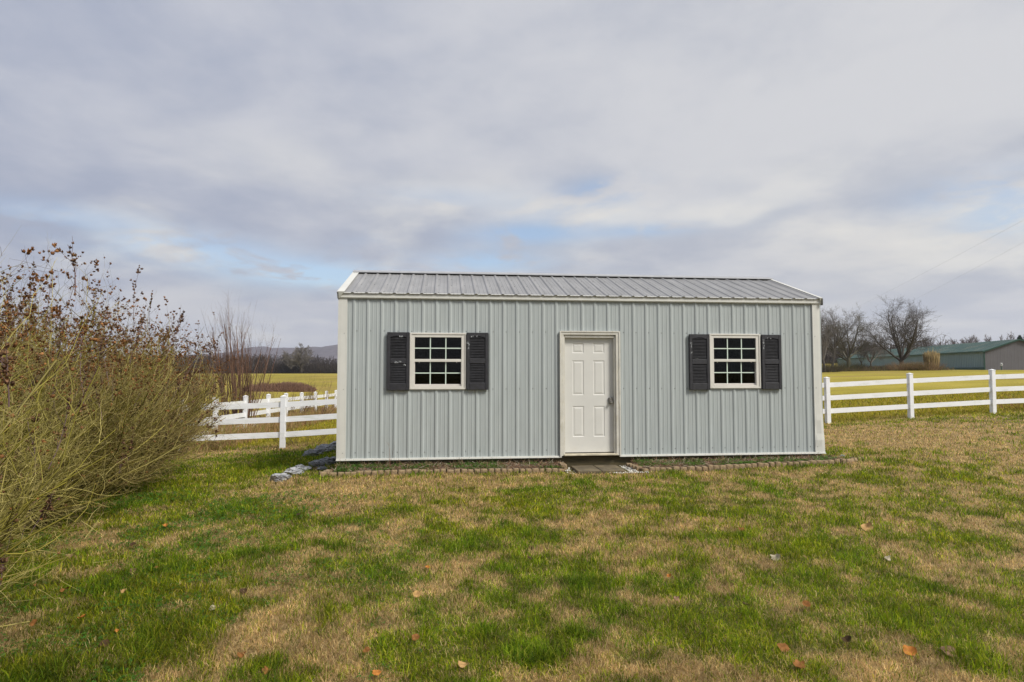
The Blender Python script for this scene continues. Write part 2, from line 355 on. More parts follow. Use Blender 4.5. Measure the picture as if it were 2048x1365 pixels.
# ------------------------------------------------------------------ lawn patches (dry tan / green), fixed to the ground
_blobs = []
def blob(px, py, rx, ry, w):
    p = ground_at(px, py); d = (p-CAM)@FW; q1 = ground_at(px, py-ry); q2 = ground_at(px, py+ry)
    _blobs.append((p[0], p[1], rx*d/F, np.linalg.norm((q1-q2)[:2])/2, w))
for b in ((800, 968, 230, 20, 1), (640, 1000, 90, 15, .8), (1090, 958, 130, 10, .5), (1480, 945, 160, 11, .6), (1850, 885, 230, 26, 1), (1800, 860, 200, 12, .9), (1450, 1050, 160, 12, .6), (1890, 1040, 90, 18, .6),
          (1960, 1122, 130, 16, .8), (1655, 1135, 60, 20, .8), (905, 1145, 80, 32, .8), (860, 1092, 60, 12, .6), (590, 1235, 100, 50, .9), (760, 1260, 110, 34, .8), (520, 1145, 90, 30, .7),
          (1245, 1165, 55, 50, .7), (1110, 1222, 60, 35, .7), (1290, 1340, 70, 22, .9), (1790, 1315, 60, 25, .6), (1130, 1035, 110, 9, .6), (450, 1100, 60, 18, .5), (1560, 985, 120, 9, .5),
          (560, 968, 40, 8, .7), (420, 905, 130, 5, .7), (1250, 1260, 60, 20, .5), (700, 1290, 60, 40, .4), (340, 1050, 60, 10, .3), (580, 1080, 60, 14, .4), (1480, 1110, 90, 14, .5), (580, 898, 90, 5, .6),
          (480, 935, 150, 20, -1), (620, 908, 50, 8, -.8), (440, 1000, 110, 22, -.9), (820, 1032, 150, 11, -.6), (1090, 985, 80, 10, -.7), (1280, 1005, 150, 15, -.5), (1010, 1075, 110, 16, -.8),
          (1150, 1150, 70, 26, -.8), (180, 1240, 190, 90, -1), (930, 1310, 130, 40, -.8), (1400, 1250, 110, 60, -.8), (1740, 1200, 150, 60, -.7), (1950, 1250, 110, 60, -.5), (2000, 1088, 70, 14, -1),
          (1700, 1000, 120, 12, -.5), (1620, 1030, 80, 10, -.5), (360, 1150, 110, 40, -.9), (1740, 905, 90, 10, -.6), (1020, 1290, 100, 40, -.5), (1560, 1290, 90, 50, -.7), (700, 1120, 60, 40, -.6),
          (1000, 945, 330, 4, -.5), (1500, 936, 150, 3, -.6), (800, 1020, 60, 9, -.5), (1560, 1080, 80, 14, -.4), (500, 1330, 130, 30, -.6)):
    blob(*b[:4], b[4]*(1.35 if b[1] < 1010 and b[4] > .5 else 1.))
_blobs = np.array(_blobs)
def tanness(x, y):
    """share of dry blades at a point"""
    wx = x+.5*(fbm(x*1.1, y*1.1, 31)-.5)*2; wy = y+.5*(fbm(x*1.1, y*1.1, 57)-.5)*2
    v = (fbm(x*1.7, y*1.7, 5, 5)-.5)*4.2-.28
    v = v+(fbm(x*4.2, y*4.2, 9, 5)-.5)*7.
    for (bx, by, rx, ry, w) in _blobs:
        v = v+1.7*w*np.exp(-(((wx-bx)/rx)**2+((wy-by)/ry)**2)*.8)
    return .09+.82/(1+np.exp(-2.1*v))
def fieldness(x, y):         # 1 beyond the paddock fence, 0 on the lawn
    return np.clip((y-6.6-.3*np.sin(x*1.3))/1.2, 0, 1)

# ------------------------------------------------------------------ ground sheet
def axis_pts(lo, hi, step, far, k=1.16):
    a = list(np.arange(lo, hi+1e-6, step)); s = step; v = hi
    while v < far: s *= k; v += s; a.append(v)
    s = step; v = lo; b = []
    while v > -far: s *= k; v -= s; b.append(v)
    return np.array(b[::-1]+a)
gx = axis_pts(-11, 21, .1, 6000); gy = axis_pts(-9.5, 14, .1, 6000)
GX, GY = np.meshgrid(gx, gy); GZ = gz(GX, GY)
near_m = np.exp(-((np.hypot(GX-3, GY+2)/30)**4))
GZ = GZ+near_m*(.05*(fbm(GX*.8, GY*.8, 77)-.5)+.02*(fbm(GX*4, GY*4, 78)-.5))
inbed = ((GX > -.1) & (GX < 8.65) & (GY > -.5) & (GY < 3.6))
GZ = np.where(inbed, np.minimum(GZ, -.165), GZ)
tn = tanness(GX, GY); fd = fieldness(GX, GY)[..., None]
soil = np.array([.085, .062, .036]); gcol = np.array([.10, .11, .024]); tcol = np.array([.34, .24, .12])
cN = (gcol*(1-tn[..., None])+tcol*tn[..., None])*(.75+.5*fbm(GX*9, GY*9, 4)[..., None])
lowp = fbm(GX*.09, GY*.3, 41)[..., None]; strp = fbm(GX*.02+3, GY*.11, 43)[..., None]
cF = np.array([.36, .30, .045])*(1-np.clip((lowp-.45)*3, 0, 1))+np.array([.36, .265, .08])*np.clip((lowp-.45)*3, 0, 1)
cF = cF*(.55+.8*strp)*(.7+.6*fbm(GX*.9, GY*1.6, 47)[..., None])*(.9+.2*fbm(GX*.05, GY*.9, 49)[..., None])
GC = cN*(1-fd)+cF*fd
nx_, ny_ = len(gx), len(gy)
ii = np.arange(nx_*ny_).reshape(ny_, nx_)
q = np.stack([ii[:-1, :-1], ii[:-1, 1:], ii[1:, 1:], ii[1:, :-1]], -1).reshape(-1, 4)
M['ground'] = material('turf_ground', (.2, .2, .1), .95, attr=True, noise_s=11, noise_amt=.38, bump=.8, bump_s=6, spec=.1)
tag(npmesh('ground', np.stack([GX, GY, GZ], -1).reshape(-1, 3), q, M['ground'], colors=GC.reshape(-1, 3), smooth=True), kind='structure')

# ------------------------------------------------------------------ wooded hills far off
def hills(name, lat0, lat1, d, prof, seed):
    n = 260; xs = np.linspace(lat0, lat1, n); rows = 14; V = []
    for j in range(rows):
        t = j/(rows-1); h = np.sin(t*math.pi*.5)
        for i, lx in enumerate(xs):
            w = camw(lx, d-900*(1-t)); top = prof(lx)
            z = -2+(top*.98-3)*h*(1+.25*(float(fbm(np.array([lx*.006]), np.array([t*3.]), seed)[0])-.5)*(1-t)*2)+(3*float(fbm(np.array([lx*.05]), np.array([t*9.]), seed+3)[0]))
            V.append((w[0], w[1], z))
    V = np.array(V); k = np.arange(rows*n).reshape(rows, n)
    q = np.stack([k[:-1, :-1], k[:-1, 1:], k[1:, 1:], k[1:, :-1]], -1).reshape(-1, 4)
    return tag(npmesh(name, V, q, M['hill'], smooth=True), kind='structure')
def prof_l(lx):              # ridge height above the plain, read against the photo's skyline
    px = 1024+lx/4000*F
    pts = [(-400, 22), (200, 30), (380, 34), (470, 40), (512, 46), (530, 55), (548, 48), (570, 51), (590, 50), (605, 50), (622, 50), (640, 53), (652, 51), (676, 56), (720, 62), (800, 50), (900, 30), (1100, 15), (1300, 8), (1600, 26), (1650, 30), (1700, 26), (1800, 20), (2300, 14)]
    return float(np.interp(px, [p[0] for p in pts], [p[1] for p in pts]))/F*4000
hills('hills', -4300, 4300, 4000, prof_l, 3)

# ------------------------------------------------------------------ shed
HE = 2.794; RY, RZ = 1.7537, 3.40; Wd = 8.534; PITCH = .2286; RIB0 = .234
shed = empty('metal_shed', (0, 0, 0)); tag(shed, 'pale grey-green ribbed metal shed with white door and black shutters', 'shed')
openings = [(3.735, 4.762, -.1, 2.15), (1.18, 2.09, 1.18, 2.10), (6.425, 7.338, 1.18, 2.118)]
def panel(W_, zb, ztop, holes, ribx0, out):
    """ribbed sheet in the x-z plane facing -y; out(x, depth, z) -> point"""
    prof = [(0., 0.)]
    k = -2
    while ribx0+k*PITCH < W_+.2:
        c = ribx0+k*PITCH
        for dx, h in ((-.034, 0), (-.013, .0145), (.013, .0145), (.034, 0)): prof.append((c+dx, h))
        for m_ in (.078, .151):
            for dx, h in ((-.010, 0), (-.004, .004), (.004, .004), (.010, 0)): prof.append((c+m_+dx, h))
        k += 1
    prof.append((W_, 0.)); prof = sorted(prof)
    xs = np.array([p[0] for p in prof]); hs = np.array([p[1] for p in prof])
    cut = sorted(set([0., W_]+[v for h in holes for v in h[:2]]))
    allx = sorted(set([x for x in xs if 0 <= x <= W_]+cut)); b = MB()
    for x0, x1 in zip(allx[:-1], allx[1:]):
        if x1-x0 < 1e-6: continue
        h0, h1 = np.interp([x0, x1], xs, hs); xm = (x0+x1)/2
        segs = [(zb, ztop)]
        for (a, c, lo, hi) in holes:
            if a < xm < c:
                ns = []
                for s0, s1 in segs:
                    if lo > s0: ns.append((s0, min(lo, s1)))
                    if hi < s1: ns.append((max(hi, s0), s1))
                segs = [s_ for s_ in ns if s_[1]-s_[0] > 1e-4]
        for s0, s1 in segs:
            t0 = s1 if not callable(s1) else s1
            b.face([out(x0, h0, s0), out(x1, h1, s0), out(x1, h1, s1), out(x0, h0, s1)])
    return b
b = panel(Wd, .02, 2.70, openings, RIB0, lambda x, h, z: (x, -h, z))
kk = 0
while RIB0+kk*PITCH < Wd-.1:
    for zc in (.12, 1.17, 2.145):
        x = RIB0+kk*PITCH+.05+random.uniform(-.006, .006)
        if any(a-.03 < x < c+.03 and lo-.03 < zc < hi+.04 for a, c, lo, hi in openings): continue
        if zc > 1 and (.77 < x < 2.50 or 6.0 < x < 7.76) and zc < 1.9: pass
        b.cyl((x, 0, zc+.003*math.sin(kk)), (x, -.007, zc), .0085, .006, 6, 1)
    kk += 1
b.build('front_wall', [M['wall'], M['screw']], shed)
DP = 2*RY
for nm, xx, sg in (('side_wall', 0, -1), ('side_wall', Wd, 1)):
    # gable end, cut to the slope
    b = MB(); k = -1; pr = []
    while k*PITCH < DP+.3:
        c = k*PITCH+.1
        pr += [(c-.034, 0), (c-.013, .019), (c+.013, .019), (c+.034, 0), (c+.1, 0), (c+.105, .004), (c+.112, 0)]; k += 1
    pr = [(0, 0)]+[p for p in pr if 0 < p[0] < DP]+[(RY, 0), (DP, 0)]; pr = sorted(pr)
    for (y0, h0), (y1, h1) in zip(pr[:-1], pr[1:]):
        zt = lambda y: 2.76+(RZ-HE)*(1-abs(y-RY)/RY)-.04
        b.face([(xx+sg*h0, y0, .02), (xx+sg*h1, y1, .02), (xx+sg*h1, y1, zt(y1)), (xx+sg*h0, y0, zt(y0))])
    b.build(nm, M['wall'], shed)
b = panel(Wd, .02, 2.70, [], RIB0, lambda x, h, z: (x, DP+h, z)); b.build('rear_wall', M['wall'], shed)
# inside: a dark floor and lining so that the windows look into a real room
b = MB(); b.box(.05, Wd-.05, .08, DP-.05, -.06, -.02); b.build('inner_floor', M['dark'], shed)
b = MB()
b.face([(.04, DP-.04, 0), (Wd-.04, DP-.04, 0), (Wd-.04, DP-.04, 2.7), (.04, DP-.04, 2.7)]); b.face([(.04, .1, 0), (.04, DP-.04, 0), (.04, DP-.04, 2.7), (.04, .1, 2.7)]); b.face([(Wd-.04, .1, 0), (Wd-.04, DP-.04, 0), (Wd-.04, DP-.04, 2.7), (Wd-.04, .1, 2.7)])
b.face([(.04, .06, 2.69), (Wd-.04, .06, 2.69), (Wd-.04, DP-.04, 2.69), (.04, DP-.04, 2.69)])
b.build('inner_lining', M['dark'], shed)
# foundation
b = MB(); b.box(.03, Wd-.03, .03, DP-.03, -.40, -.0, bev=.01); b.build('foundation', M['found'], shed)
# trims
def corner_trim(x0, x1, side):
    b = MB(); n = 24; zs = np.linspace(.0, 2.70, n)
    def off(z):
        if side > 0:
            d = .045*max(0, 1-z/.85)**.8; cr = .022*math.sin(z*34)*max(0, 1-abs(z-.42)/.22)+.012*math.sin(z*61)*max(0, 1-abs(z-.3)/.2)
            return d, cr
        return 0., 0.
    for za, zb in zip(zs[:-1], zs[1:]):
        (da, ca), (db, cb) = off(za), off(zb)
        xi, xo = (x1, x0) if side < 0 else (x0, x1)
        s = side
        A = [(xi, -.004, za), (xi, -.027, za), (xi+s*.03+ca*.3, -.027-ca, za), (xo-s*.05+da, -.029-abs(ca), za), (xo+da+ca*.3, -.027, za), (xo+da, .14, za)]
        B = [(xi, -.004, zb), (xi, -.027, zb), (xi+s*.03+cb*.3, -.027-cb, zb), (xo-s*.05+db, -.029-abs(cb), zb), (xo+db+cb*.3, -.027, zb), (xo+db, .14, zb)]
        for i in range(5): b.face([A[i], A[i+1], B[i+1], B[i]])
    for zc in (.12, 1.17, 2.1):
        b.cyl(((x0+x1)/2-side*.03, -.026, zc), ((x0+x1)/2-side*.03, -.034, zc), .006, .005, 6, 1)
    return b.build('corner_trim', [M['trim'], M['screw']], shed)
corner_trim(-.022, .125, -1); corner_trim(Wd-.175, Wd-.035, 1)
b = MB(); b.box(-.014, Wd-.02, -.052, -.021, 2.695, 2.785, bev=.004); b.box(-.014, Wd-.02, -.038, -.02, 2.683, 2.695); b.build('eave_trim', M['trim'], shed)
b = MB(); b.box(-.026, 3.738, -.034, -.0, -.004, .024, bev=.003); b.box(-.026, 3.738, -.048, -.034, -.006, .004); b.build('base_trim', M['trim'], shed)
b = MB(); b.box(4.758, Wd+.012, -.034, -.0, -.004, .024, bev=.003); b.box(4.758, Wd+.012, -.048, -.034, -.006, .004); b.build('base_trim', M['trim'], shed)
# roof: ribbed sheets running up the slope
sl_ = (RZ-HE)/RY; run = math.hypot(RY, RZ-HE); nrm = np.array([0, -(RZ-HE)/run, RY/run]); alg = np.array([0, RY/run, (RZ-HE)/run])
def roof_pt(x, u, h, side=1):
    p = np.array([x, -.075, HE-.026])+alg*u+nrm*h
    if side < 0: p[1] = 2*RY-p[1]
    return p
b = MB(); pr = [(-.03, 0)]; k = 0
while RIB0-.17+k*PITCH < Wd:
    c = RIB0-.02+k*PITCH-PITCH/2*0
    for dx, h in ((-.034, 0), (-.012, .018), (.012, .018), (.034, 0)): pr.append((c+dx, h))
    for m_ in (.078, .151):
        for dx, h in ((-.010, 0), (-.004, .004), (.004, .004), (.010, 0)): pr.append((c+m_+dx, h))
    k += 1
pr = [p for p in pr if p[0] < Wd-.03]+[(Wd-.03, 0)]
U1 = run+.075
for side in (1, -1):
    for (x0, h0), (x1, h1) in zip(pr[:-1], pr[1:]):
        b.face([roof_pt(x0, 0, h0, side), roof_pt(x1, 0, h1, side), roof_pt(x1, U1, h1, side), roof_pt(x0, U1, h0, side)])
        b.face([roof_pt(x0, 0, h0-.004, side), roof_pt(x1, 0, h1-.004, side), roof_pt(x1, U1, h1-.004, side), roof_pt(x0, U1, h0-.004, side)])
        b.face([roof_pt(x0, 0, h0-.004, side), roof_pt(x1, 0, h1-.004, side), roof_pt(x1, 0, h1, side), roof_pt(x0, 0, h0, side)])
for k in range(37):
    for u in (.12, .75, 1.35, 1.8):
        x = RIB0+.03+k*PITCH
        if x < Wd: b.cyl(roof_pt(x, u, 0), roof_pt(x, u, .007), .007, .005, 6, 1)
b.build('roof', [M['roof'], M['screw']], shed)
b = MB()                      # ridge cap; the dark strip beneath paints the shade in its gap
pk = roof_pt(0, U1, 0); zk = pk[2]
for side in (1, -1):
    yy = lambda v: RY-v*side
    b.face([(-.035, yy(0), zk+.055), (Wd-.012, yy(0), zk+.055), (Wd-.012, yy(.15), zk+.055-.15*sl_+.0), (-.035, yy(.15), zk+.055-.15*sl_)])
    b.face([(-.035, yy(.15), zk+.055-.15*sl_), (Wd-.012, yy(.15), zk+.055-.15*sl_), (Wd-.012, yy(.153), zk+.038-.15*sl_), (-.035, yy(.153), zk+.038-.15*sl_)])
    b.face([(-.035, yy(0), zk+.050), (Wd-.012, yy(0), zk+.050), (Wd-.012, yy(.148), zk+.045-.15*sl_), (-.035, yy(.148), zk+.045-.15*sl_)])
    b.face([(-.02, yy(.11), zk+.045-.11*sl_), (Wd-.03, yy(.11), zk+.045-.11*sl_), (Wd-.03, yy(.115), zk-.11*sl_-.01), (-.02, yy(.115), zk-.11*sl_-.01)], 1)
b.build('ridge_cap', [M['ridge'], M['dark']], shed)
for x0, x1 in ((-.035, .085), (Wd-.065, Wd-.012)):
    b = MB()
    for side in (1, -1):
        lo = [roof_pt(x0, -.01, -.09, side), roof_pt(x1, -.01, -.09, side), roof_pt(x1, U1-.0, -.09, side), roof_pt(x0, U1, -.09, side)]
        hi = [roof_pt(x0, -.01, .030, side), roof_pt(x1, -.01, .030, side), roof_pt(x1, U1-.0, .030, side), roof_pt(x0, U1, .030, side)]
        if x0 < 0: lo = [p*np.array([0, 1, 1])+np.array([q_, 0, 0]) for p, q_ in zip(lo, (x0, -.005, -.005, x0))]
        else: lo = [p*np.array([0, 1, 1])+np.array([q_, 0, 0]) for p, q_ in zip(lo, (Wd-.03, x1, x1, Wd-.03))]
        b.hexa(lo+hi)
    b.build('rake_trim', M['trim'], shed)
for x0, x1 in ((-.04, -.012), (Wd-.03, Wd-.004)):   # dark folded drip ends at the two eave corners
    b = MB(); b.hexa([(x0+.02, -.09, HE-.13), (x1, -.09, HE-.13), (x1, -.02, HE-.13), (x0+.02, -.02, HE-.13), (x0, -.095, HE-.012), (x1, -.095, HE-.012), (x1, -.01, HE-.012), (x0, -.01, HE-.012)])
    b.build('drip_corner', M['screw'], shed)
# door frame
door_frame = MB()
fx0, fx1, fz1 = 3.722, 4.776, 2.161
door_frame.box(fx0, fx0+.062, -.045, .02, .02, fz1-.062, bev=.004); door_frame.box(fx1-.072, fx1, -.045, .02, .02, fz1-.062, bev=.004)
door_frame.box(fx0, fx1, -.045, .02, fz1-.062, fz1, bev=.004)
door_frame.box(fx0-.006, fx0+.018, -.055, -.04, -.004, fz1+.004); door_frame.box(fx1-.018, fx1+.006, -.055, -.04, -.004, fz1+.004); door_frame.box(fx0+.018, fx1-.018, -.055, -.04, fz1-.016, fz1+.004)
door_frame.box(fx0+.045, fx0+.085, -.02, .115, .03, fz1-.07); door_frame.box(fx1-.098, fx1-.06, -.02, .115, .03, fz1-.07); door_frame.box(fx0+.08, fx1-.09, -.02, .115, fz1-.108, fz1-.064)
door_frame.box(fx0+.085, fx0+.105, .075, .115, .05, fz1-.1); door_frame.box(fx1-.112, fx1-.098, .075, .115, .05, fz1-.1)
dfo = door_frame.build('door_frame', M['jamb'], shed)
b = MB(); b.box(fx0+.06, fx1-.055, -.075, .1, .022, .052, bev=.006); b.build('threshold', material('threshold', (.55, .50, .38), .5, noise_s=8, noise_amt=.3), shed)
# six panel door slab
dx0, dx1, dz0, dz1, dy = 3.808, 4.678, .068, 2.055, .055
b = MB()
pans = []
cxs = ((3.955, 4.158), (4.325, 4.525))
for (a, c) in cxs:
    for (lo, hi) in ((1.785, 1.955), (1.055, 1.655), (.335, .865)): pans.append((a, c, lo, hi))
xs = sorted({dx0, dx1, *[v for p in pans for v in p[:2]]}); zs = sorted({dz0, dz1, *[v for p in pans for v in p[2:]]})
for x0, x1 in zip(xs[:-1], xs[1:]):
    for z0, z1 in zip(zs[:-1], zs[1:]):
        if any(abs(p[0]-x0) < 1e-6 and abs(p[1]-x1) < 1e-6 and abs(p[2]-z0) < 1e-6 and abs(p[3]-z1) < 1e-6 for p in pans): continue
        b.face([(x0, dy, z0), (x1, dy, z0), (x1, dy, z1), (x0, dy, z1)])
for (a, c, lo, hi) in pans:
    def rg(i, y): return [(a+i, y, lo+i), (c-i, y, lo+i), (c-i, y, hi-i), (a+i, y, hi-i)]
    seq = [rg(0, dy), rg(.010, dy+.007), rg(.018, dy+.007), rg(.045, dy+.001)]
    for A, B in zip(seq[:-1], seq[1:]):
        for i in range(4): b.face([A[i], A[(i+1) % 4], B[(i+1) % 4], B[i]])
    b.face(seq[-1])
b.face([(dx0, dy+.044, dz0), (dx1, dy+.044, dz0), (dx1, dy+.044, dz1), (dx0, dy+.044, dz1)])
for (P0, P1) in (((dx0, dz0), (dx1, dz0)), ((dx1, dz0), (dx1, dz1)), ((dx1, dz1), (dx0, dz1)), ((dx0, dz1), (dx0, dz0))):
    b.face([(P0[0], dy, P0[1]), (P1[0], dy, P1[1]), (P1[0], dy+.044, P1[1]), (P0[0], dy+.044, P0[1])])
door = b.build('door', M['door'], shed)
b = MB(); b.box(4.592, 4.662, dy-.03, dy, .90, 1.015, bev=.006); b.box(4.600, 4.655, dy-.037, dy-.03, .955, 1.008, bev=.003)
b.cyl((4.63, dy-.03, .935), (4.63, dy-.062, .935), .018, .018, 12); b.cyl((4.63, dy-.058, .935), (4.63, dy-.075, .935), .027, .022, 14)
b.build('lock', M['metal'], door)
b = MB(); b.box(dx0, dx1, dy-.004, dy+.03, .053, .067); b.build('door_sweep', M['dark'], door)
# windows
def window(x0, x1, z0, z1):
    w = MB(); e = .028
    w.box(x0, x0+e, -.038, .03, z0, z1, bev=.003); w.box(x1-e, x1, -.038, .03, z0, z1, bev=.003); w.box(x0+e, x1-e, -.038, .03, z1-e, z1, bev=.003); w.box(x0+e, x1-e, -.038, .03, z0, z0+e, bev=.003)
    i = e; k = .058
    w.box(x0+i, x0+k+.024, -.028, .03, z0+i, z1-i, bev=.003); w.box(x1-k-.024, x1-i, -.028, .03, z0+i, z1-i, bev=.003)
    w.box(x0+k+.024, x1-k-.024, -.028, .03, z1-k-.018, z1-i, bev=.003); w.box(x0+k+.024, x1-k-.024, -.028, .03, z0+i, z0+k, bev=.003)
    wo = w.build('window', M['wframe'], shed)
    gx0, gx1 = x0+.082, x1-.082; gz1_, gz0 = z1-.076, z0+.058; zm = (z0+z1)/2+.01
    s = MB(); s.box(gx0, gx1, -.022, .02, zm-.024, zm+.024, bev=.004); s.build('meeting_rail', M['wframe'], wo)
    s = MB(); s.box(gx0, gx1, .004, .035, gz0, gz0+.03, bev=.004); s.box(gx0, gx0+.006, .004, .035, gz0+.03, zm-.024); s.box(gx1-.006, gx1, .004, .035, gz0+.03, zm-.024)
    s.box(gx0+.07, gx0+.082, -.002, .01, zm-.04, zm-.024); s.box(gx1-.082, gx1-.07, -.002, .01, zm-.04, zm-.024); s.build('lower_sash', M['sash'], wo)
    for nm, lo, hi, y in (('upper_pane', zm+.024, gz1_, -.004), ('lower_pane', gz0+.03, zm-.024, .018)):
        g = MB(); g.box(gx0, gx1, y, y+.004, lo, hi); g.build(nm, M['glass'], wo)
        r = MB(); q_ = .0085
        for j in (1, 2):
            xc = gx0+(gx1-gx0)*j/3; r.box(xc-q_, xc+q_, y-.006, y-.001, lo, hi)
        zc = (lo+hi)/2+(.0 if lo > zm else -.0); r.box(gx0, gx1, y-.009, y-.003, zc-q_, zc+q_); r.build('grille', M['grid'], wo)
    return wo
window(1.161, 2.108, 1.163, 2.117); window(6.408, 7.355, 1.166, 2.135)
def shutter(x0, x1, z0, z1, chips, lab):
    s = MB(); y0, y1 = -.062, -.019; e = .052
    s.box(x0, x0+e, y0, y1, z0, z1, bev=.005); s.box(x1-e, x1, y0, y1, z0, z1, bev=.005)
    zm = z0+(z1-z0)*.495
    s.box(x0+e, x1-e, y0+.002, y1, z0, z0+.115, bev=.004); s.box(x0+e, x1-e, y0+.002, y1, zm-.035, zm+.045, bev=.004)
    n = 8; W2 = x1-x0-2*e   # arched head rail
    for i in range(n):
        a, c = x0+e+W2*i/n, x0+e+W2*(i+1)/n; za = z1-.085+.026*math.sin(math.pi*i/n); zc = z1-.085+.026*math.sin(math.pi*(i+1)/n)
        s.hexa([(a, y0+.002, za), (c, y0+.002, zc), (c, y1, zc), (a, y1, za), (a, y0+.002, z1-.002), (c, y0+.002, z1-.002), (c, y1, z1-.002), (a, y1, z1-.002)])
    s.box(x0+e, x1-e, y1-.008, y1, z0+.1, z1-.05)
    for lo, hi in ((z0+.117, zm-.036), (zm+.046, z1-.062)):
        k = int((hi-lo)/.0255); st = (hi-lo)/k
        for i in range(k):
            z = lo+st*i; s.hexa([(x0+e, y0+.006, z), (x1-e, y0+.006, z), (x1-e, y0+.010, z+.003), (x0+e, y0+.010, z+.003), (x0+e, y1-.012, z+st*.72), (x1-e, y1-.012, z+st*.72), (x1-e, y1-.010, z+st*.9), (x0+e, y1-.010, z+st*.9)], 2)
    for cx_ in (x0+.018, x1-.018):
        for cz_ in (z0+.022, z1-.025): s.cyl((cx_, y0, cz_), (cx_, y0-.004, cz_), .006, .004, 8)
    rr = random.Random(int(x0*1000))
    for (cx_, cz_, w, h, k) in chips:      # flaked paint
        for _ in range((k+1)//2):
            px, pz = x0+cx_+rr.uniform(-w, w), z0+cz_+rr.uniform(-h, h); a, c = rr.uniform(.004, .011), rr.uniform(.003, .014); ang = rr.uniform(-.5, .5)
            pts = []
            for i in range(7):
                t_ = 2*math.pi*i/7; q_ = rr.uniform(.6, 1.25); u, v = a*q_*math.cos(t_), c*q_*math.sin(t_)
                pts.append((px+u*math.cos(ang)-v*math.sin(ang), y0-.0022, pz+u*math.sin(ang)+v*math.cos(ang)))
            s.face(pts, 1)
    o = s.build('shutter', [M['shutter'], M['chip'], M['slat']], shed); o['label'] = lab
    return o
shutter(.787, 1.157, 1.149, 2.123, [(.25, .90, .05, .008, 10), (.19, .475, .07, .014, 22), (.27, .43, .05, .02, 7)], 'black louvred shutter with flaked paint across its middle rail')
shutter(2.113, 2.482, 1.154, 2.124, [(.022, .80, .012, .035, 9), (.035, .74, .012, .045, 16), (.09, .905, .03, .006, 6), (.17, .915, .03, .006, 4)], 'black louvred shutter with white chips down its left edge')
shutter(6.029, 6.401, 1.142, 2.124, [(.03, .82, .016, .03, 14), (.035, .76, .008, .04, 9), (.035, .655, .016, .016, 10), (.12, .55, .05, .006, 5)], 'black louvred shutter with pale peeled patches on its left stile')
shutter(7.370, 7.736, 1.147, 2.123, [(.025, .86, .015, .04, 16), (.035, .77, .010, .06, 18), (.12, .91, .06, .006, 5)], 'black louvred shutter with a long pale peel on its upper left')

# ------------------------------------------------------------------ garden beds, pavers, edging
def bed(name, x0, x1, y0, y1, lab, seed):
    rng = np.random.default_rng(seed); xs = np.arange(x0, x1+.01, .05); ys = np.arange(y0, y1+.001, .05)
    A, B = np.meshgrid(xs, ys); base = gz(A, B); t_ = np.clip((B-y0)/(y1-y0), 0, 1)
    Zb = base*(1-t_)+(-.085)*t_+.05*(1-t_)+.03*(fbm(A*6, B*6, seed)-.3); k = np.arange(A.size).reshape(A.shape)
    q = np.stack([k[:-1, :-1], k[:-1, 1:], k[1:, 1:], k[1:, :-1]], -1).reshape(-1, 4)
    c = np.array([.10, .065, .04])*(.6+.9*fbm(A*14, B*14, seed+1)[..., None])
    o = npmesh(name, np.stack([A, B, Zb], -1).reshape(-1, 3), q, M['attr'], colors=c.reshape(-1, 3), smooth=True)
    tag(o, kind='structure')
    return A, B, Zb
bedL = bed('bed_soil', -.02, 3.74, -.38, .0, '', 11); bedR = bed('bed_soil', 4.95, 8.62, -.55, .0, '', 12)
def bedz(Bd, x, y):
    A, B, Zb = Bd; i = np.clip(((y-B[0, 0])/.05).astype(int), 0, A.shape[0]-1); j = np.clip(((x-A[0, 0])/.05).astype(int), 0, A.shape[1]-1); return Zb[i, j]
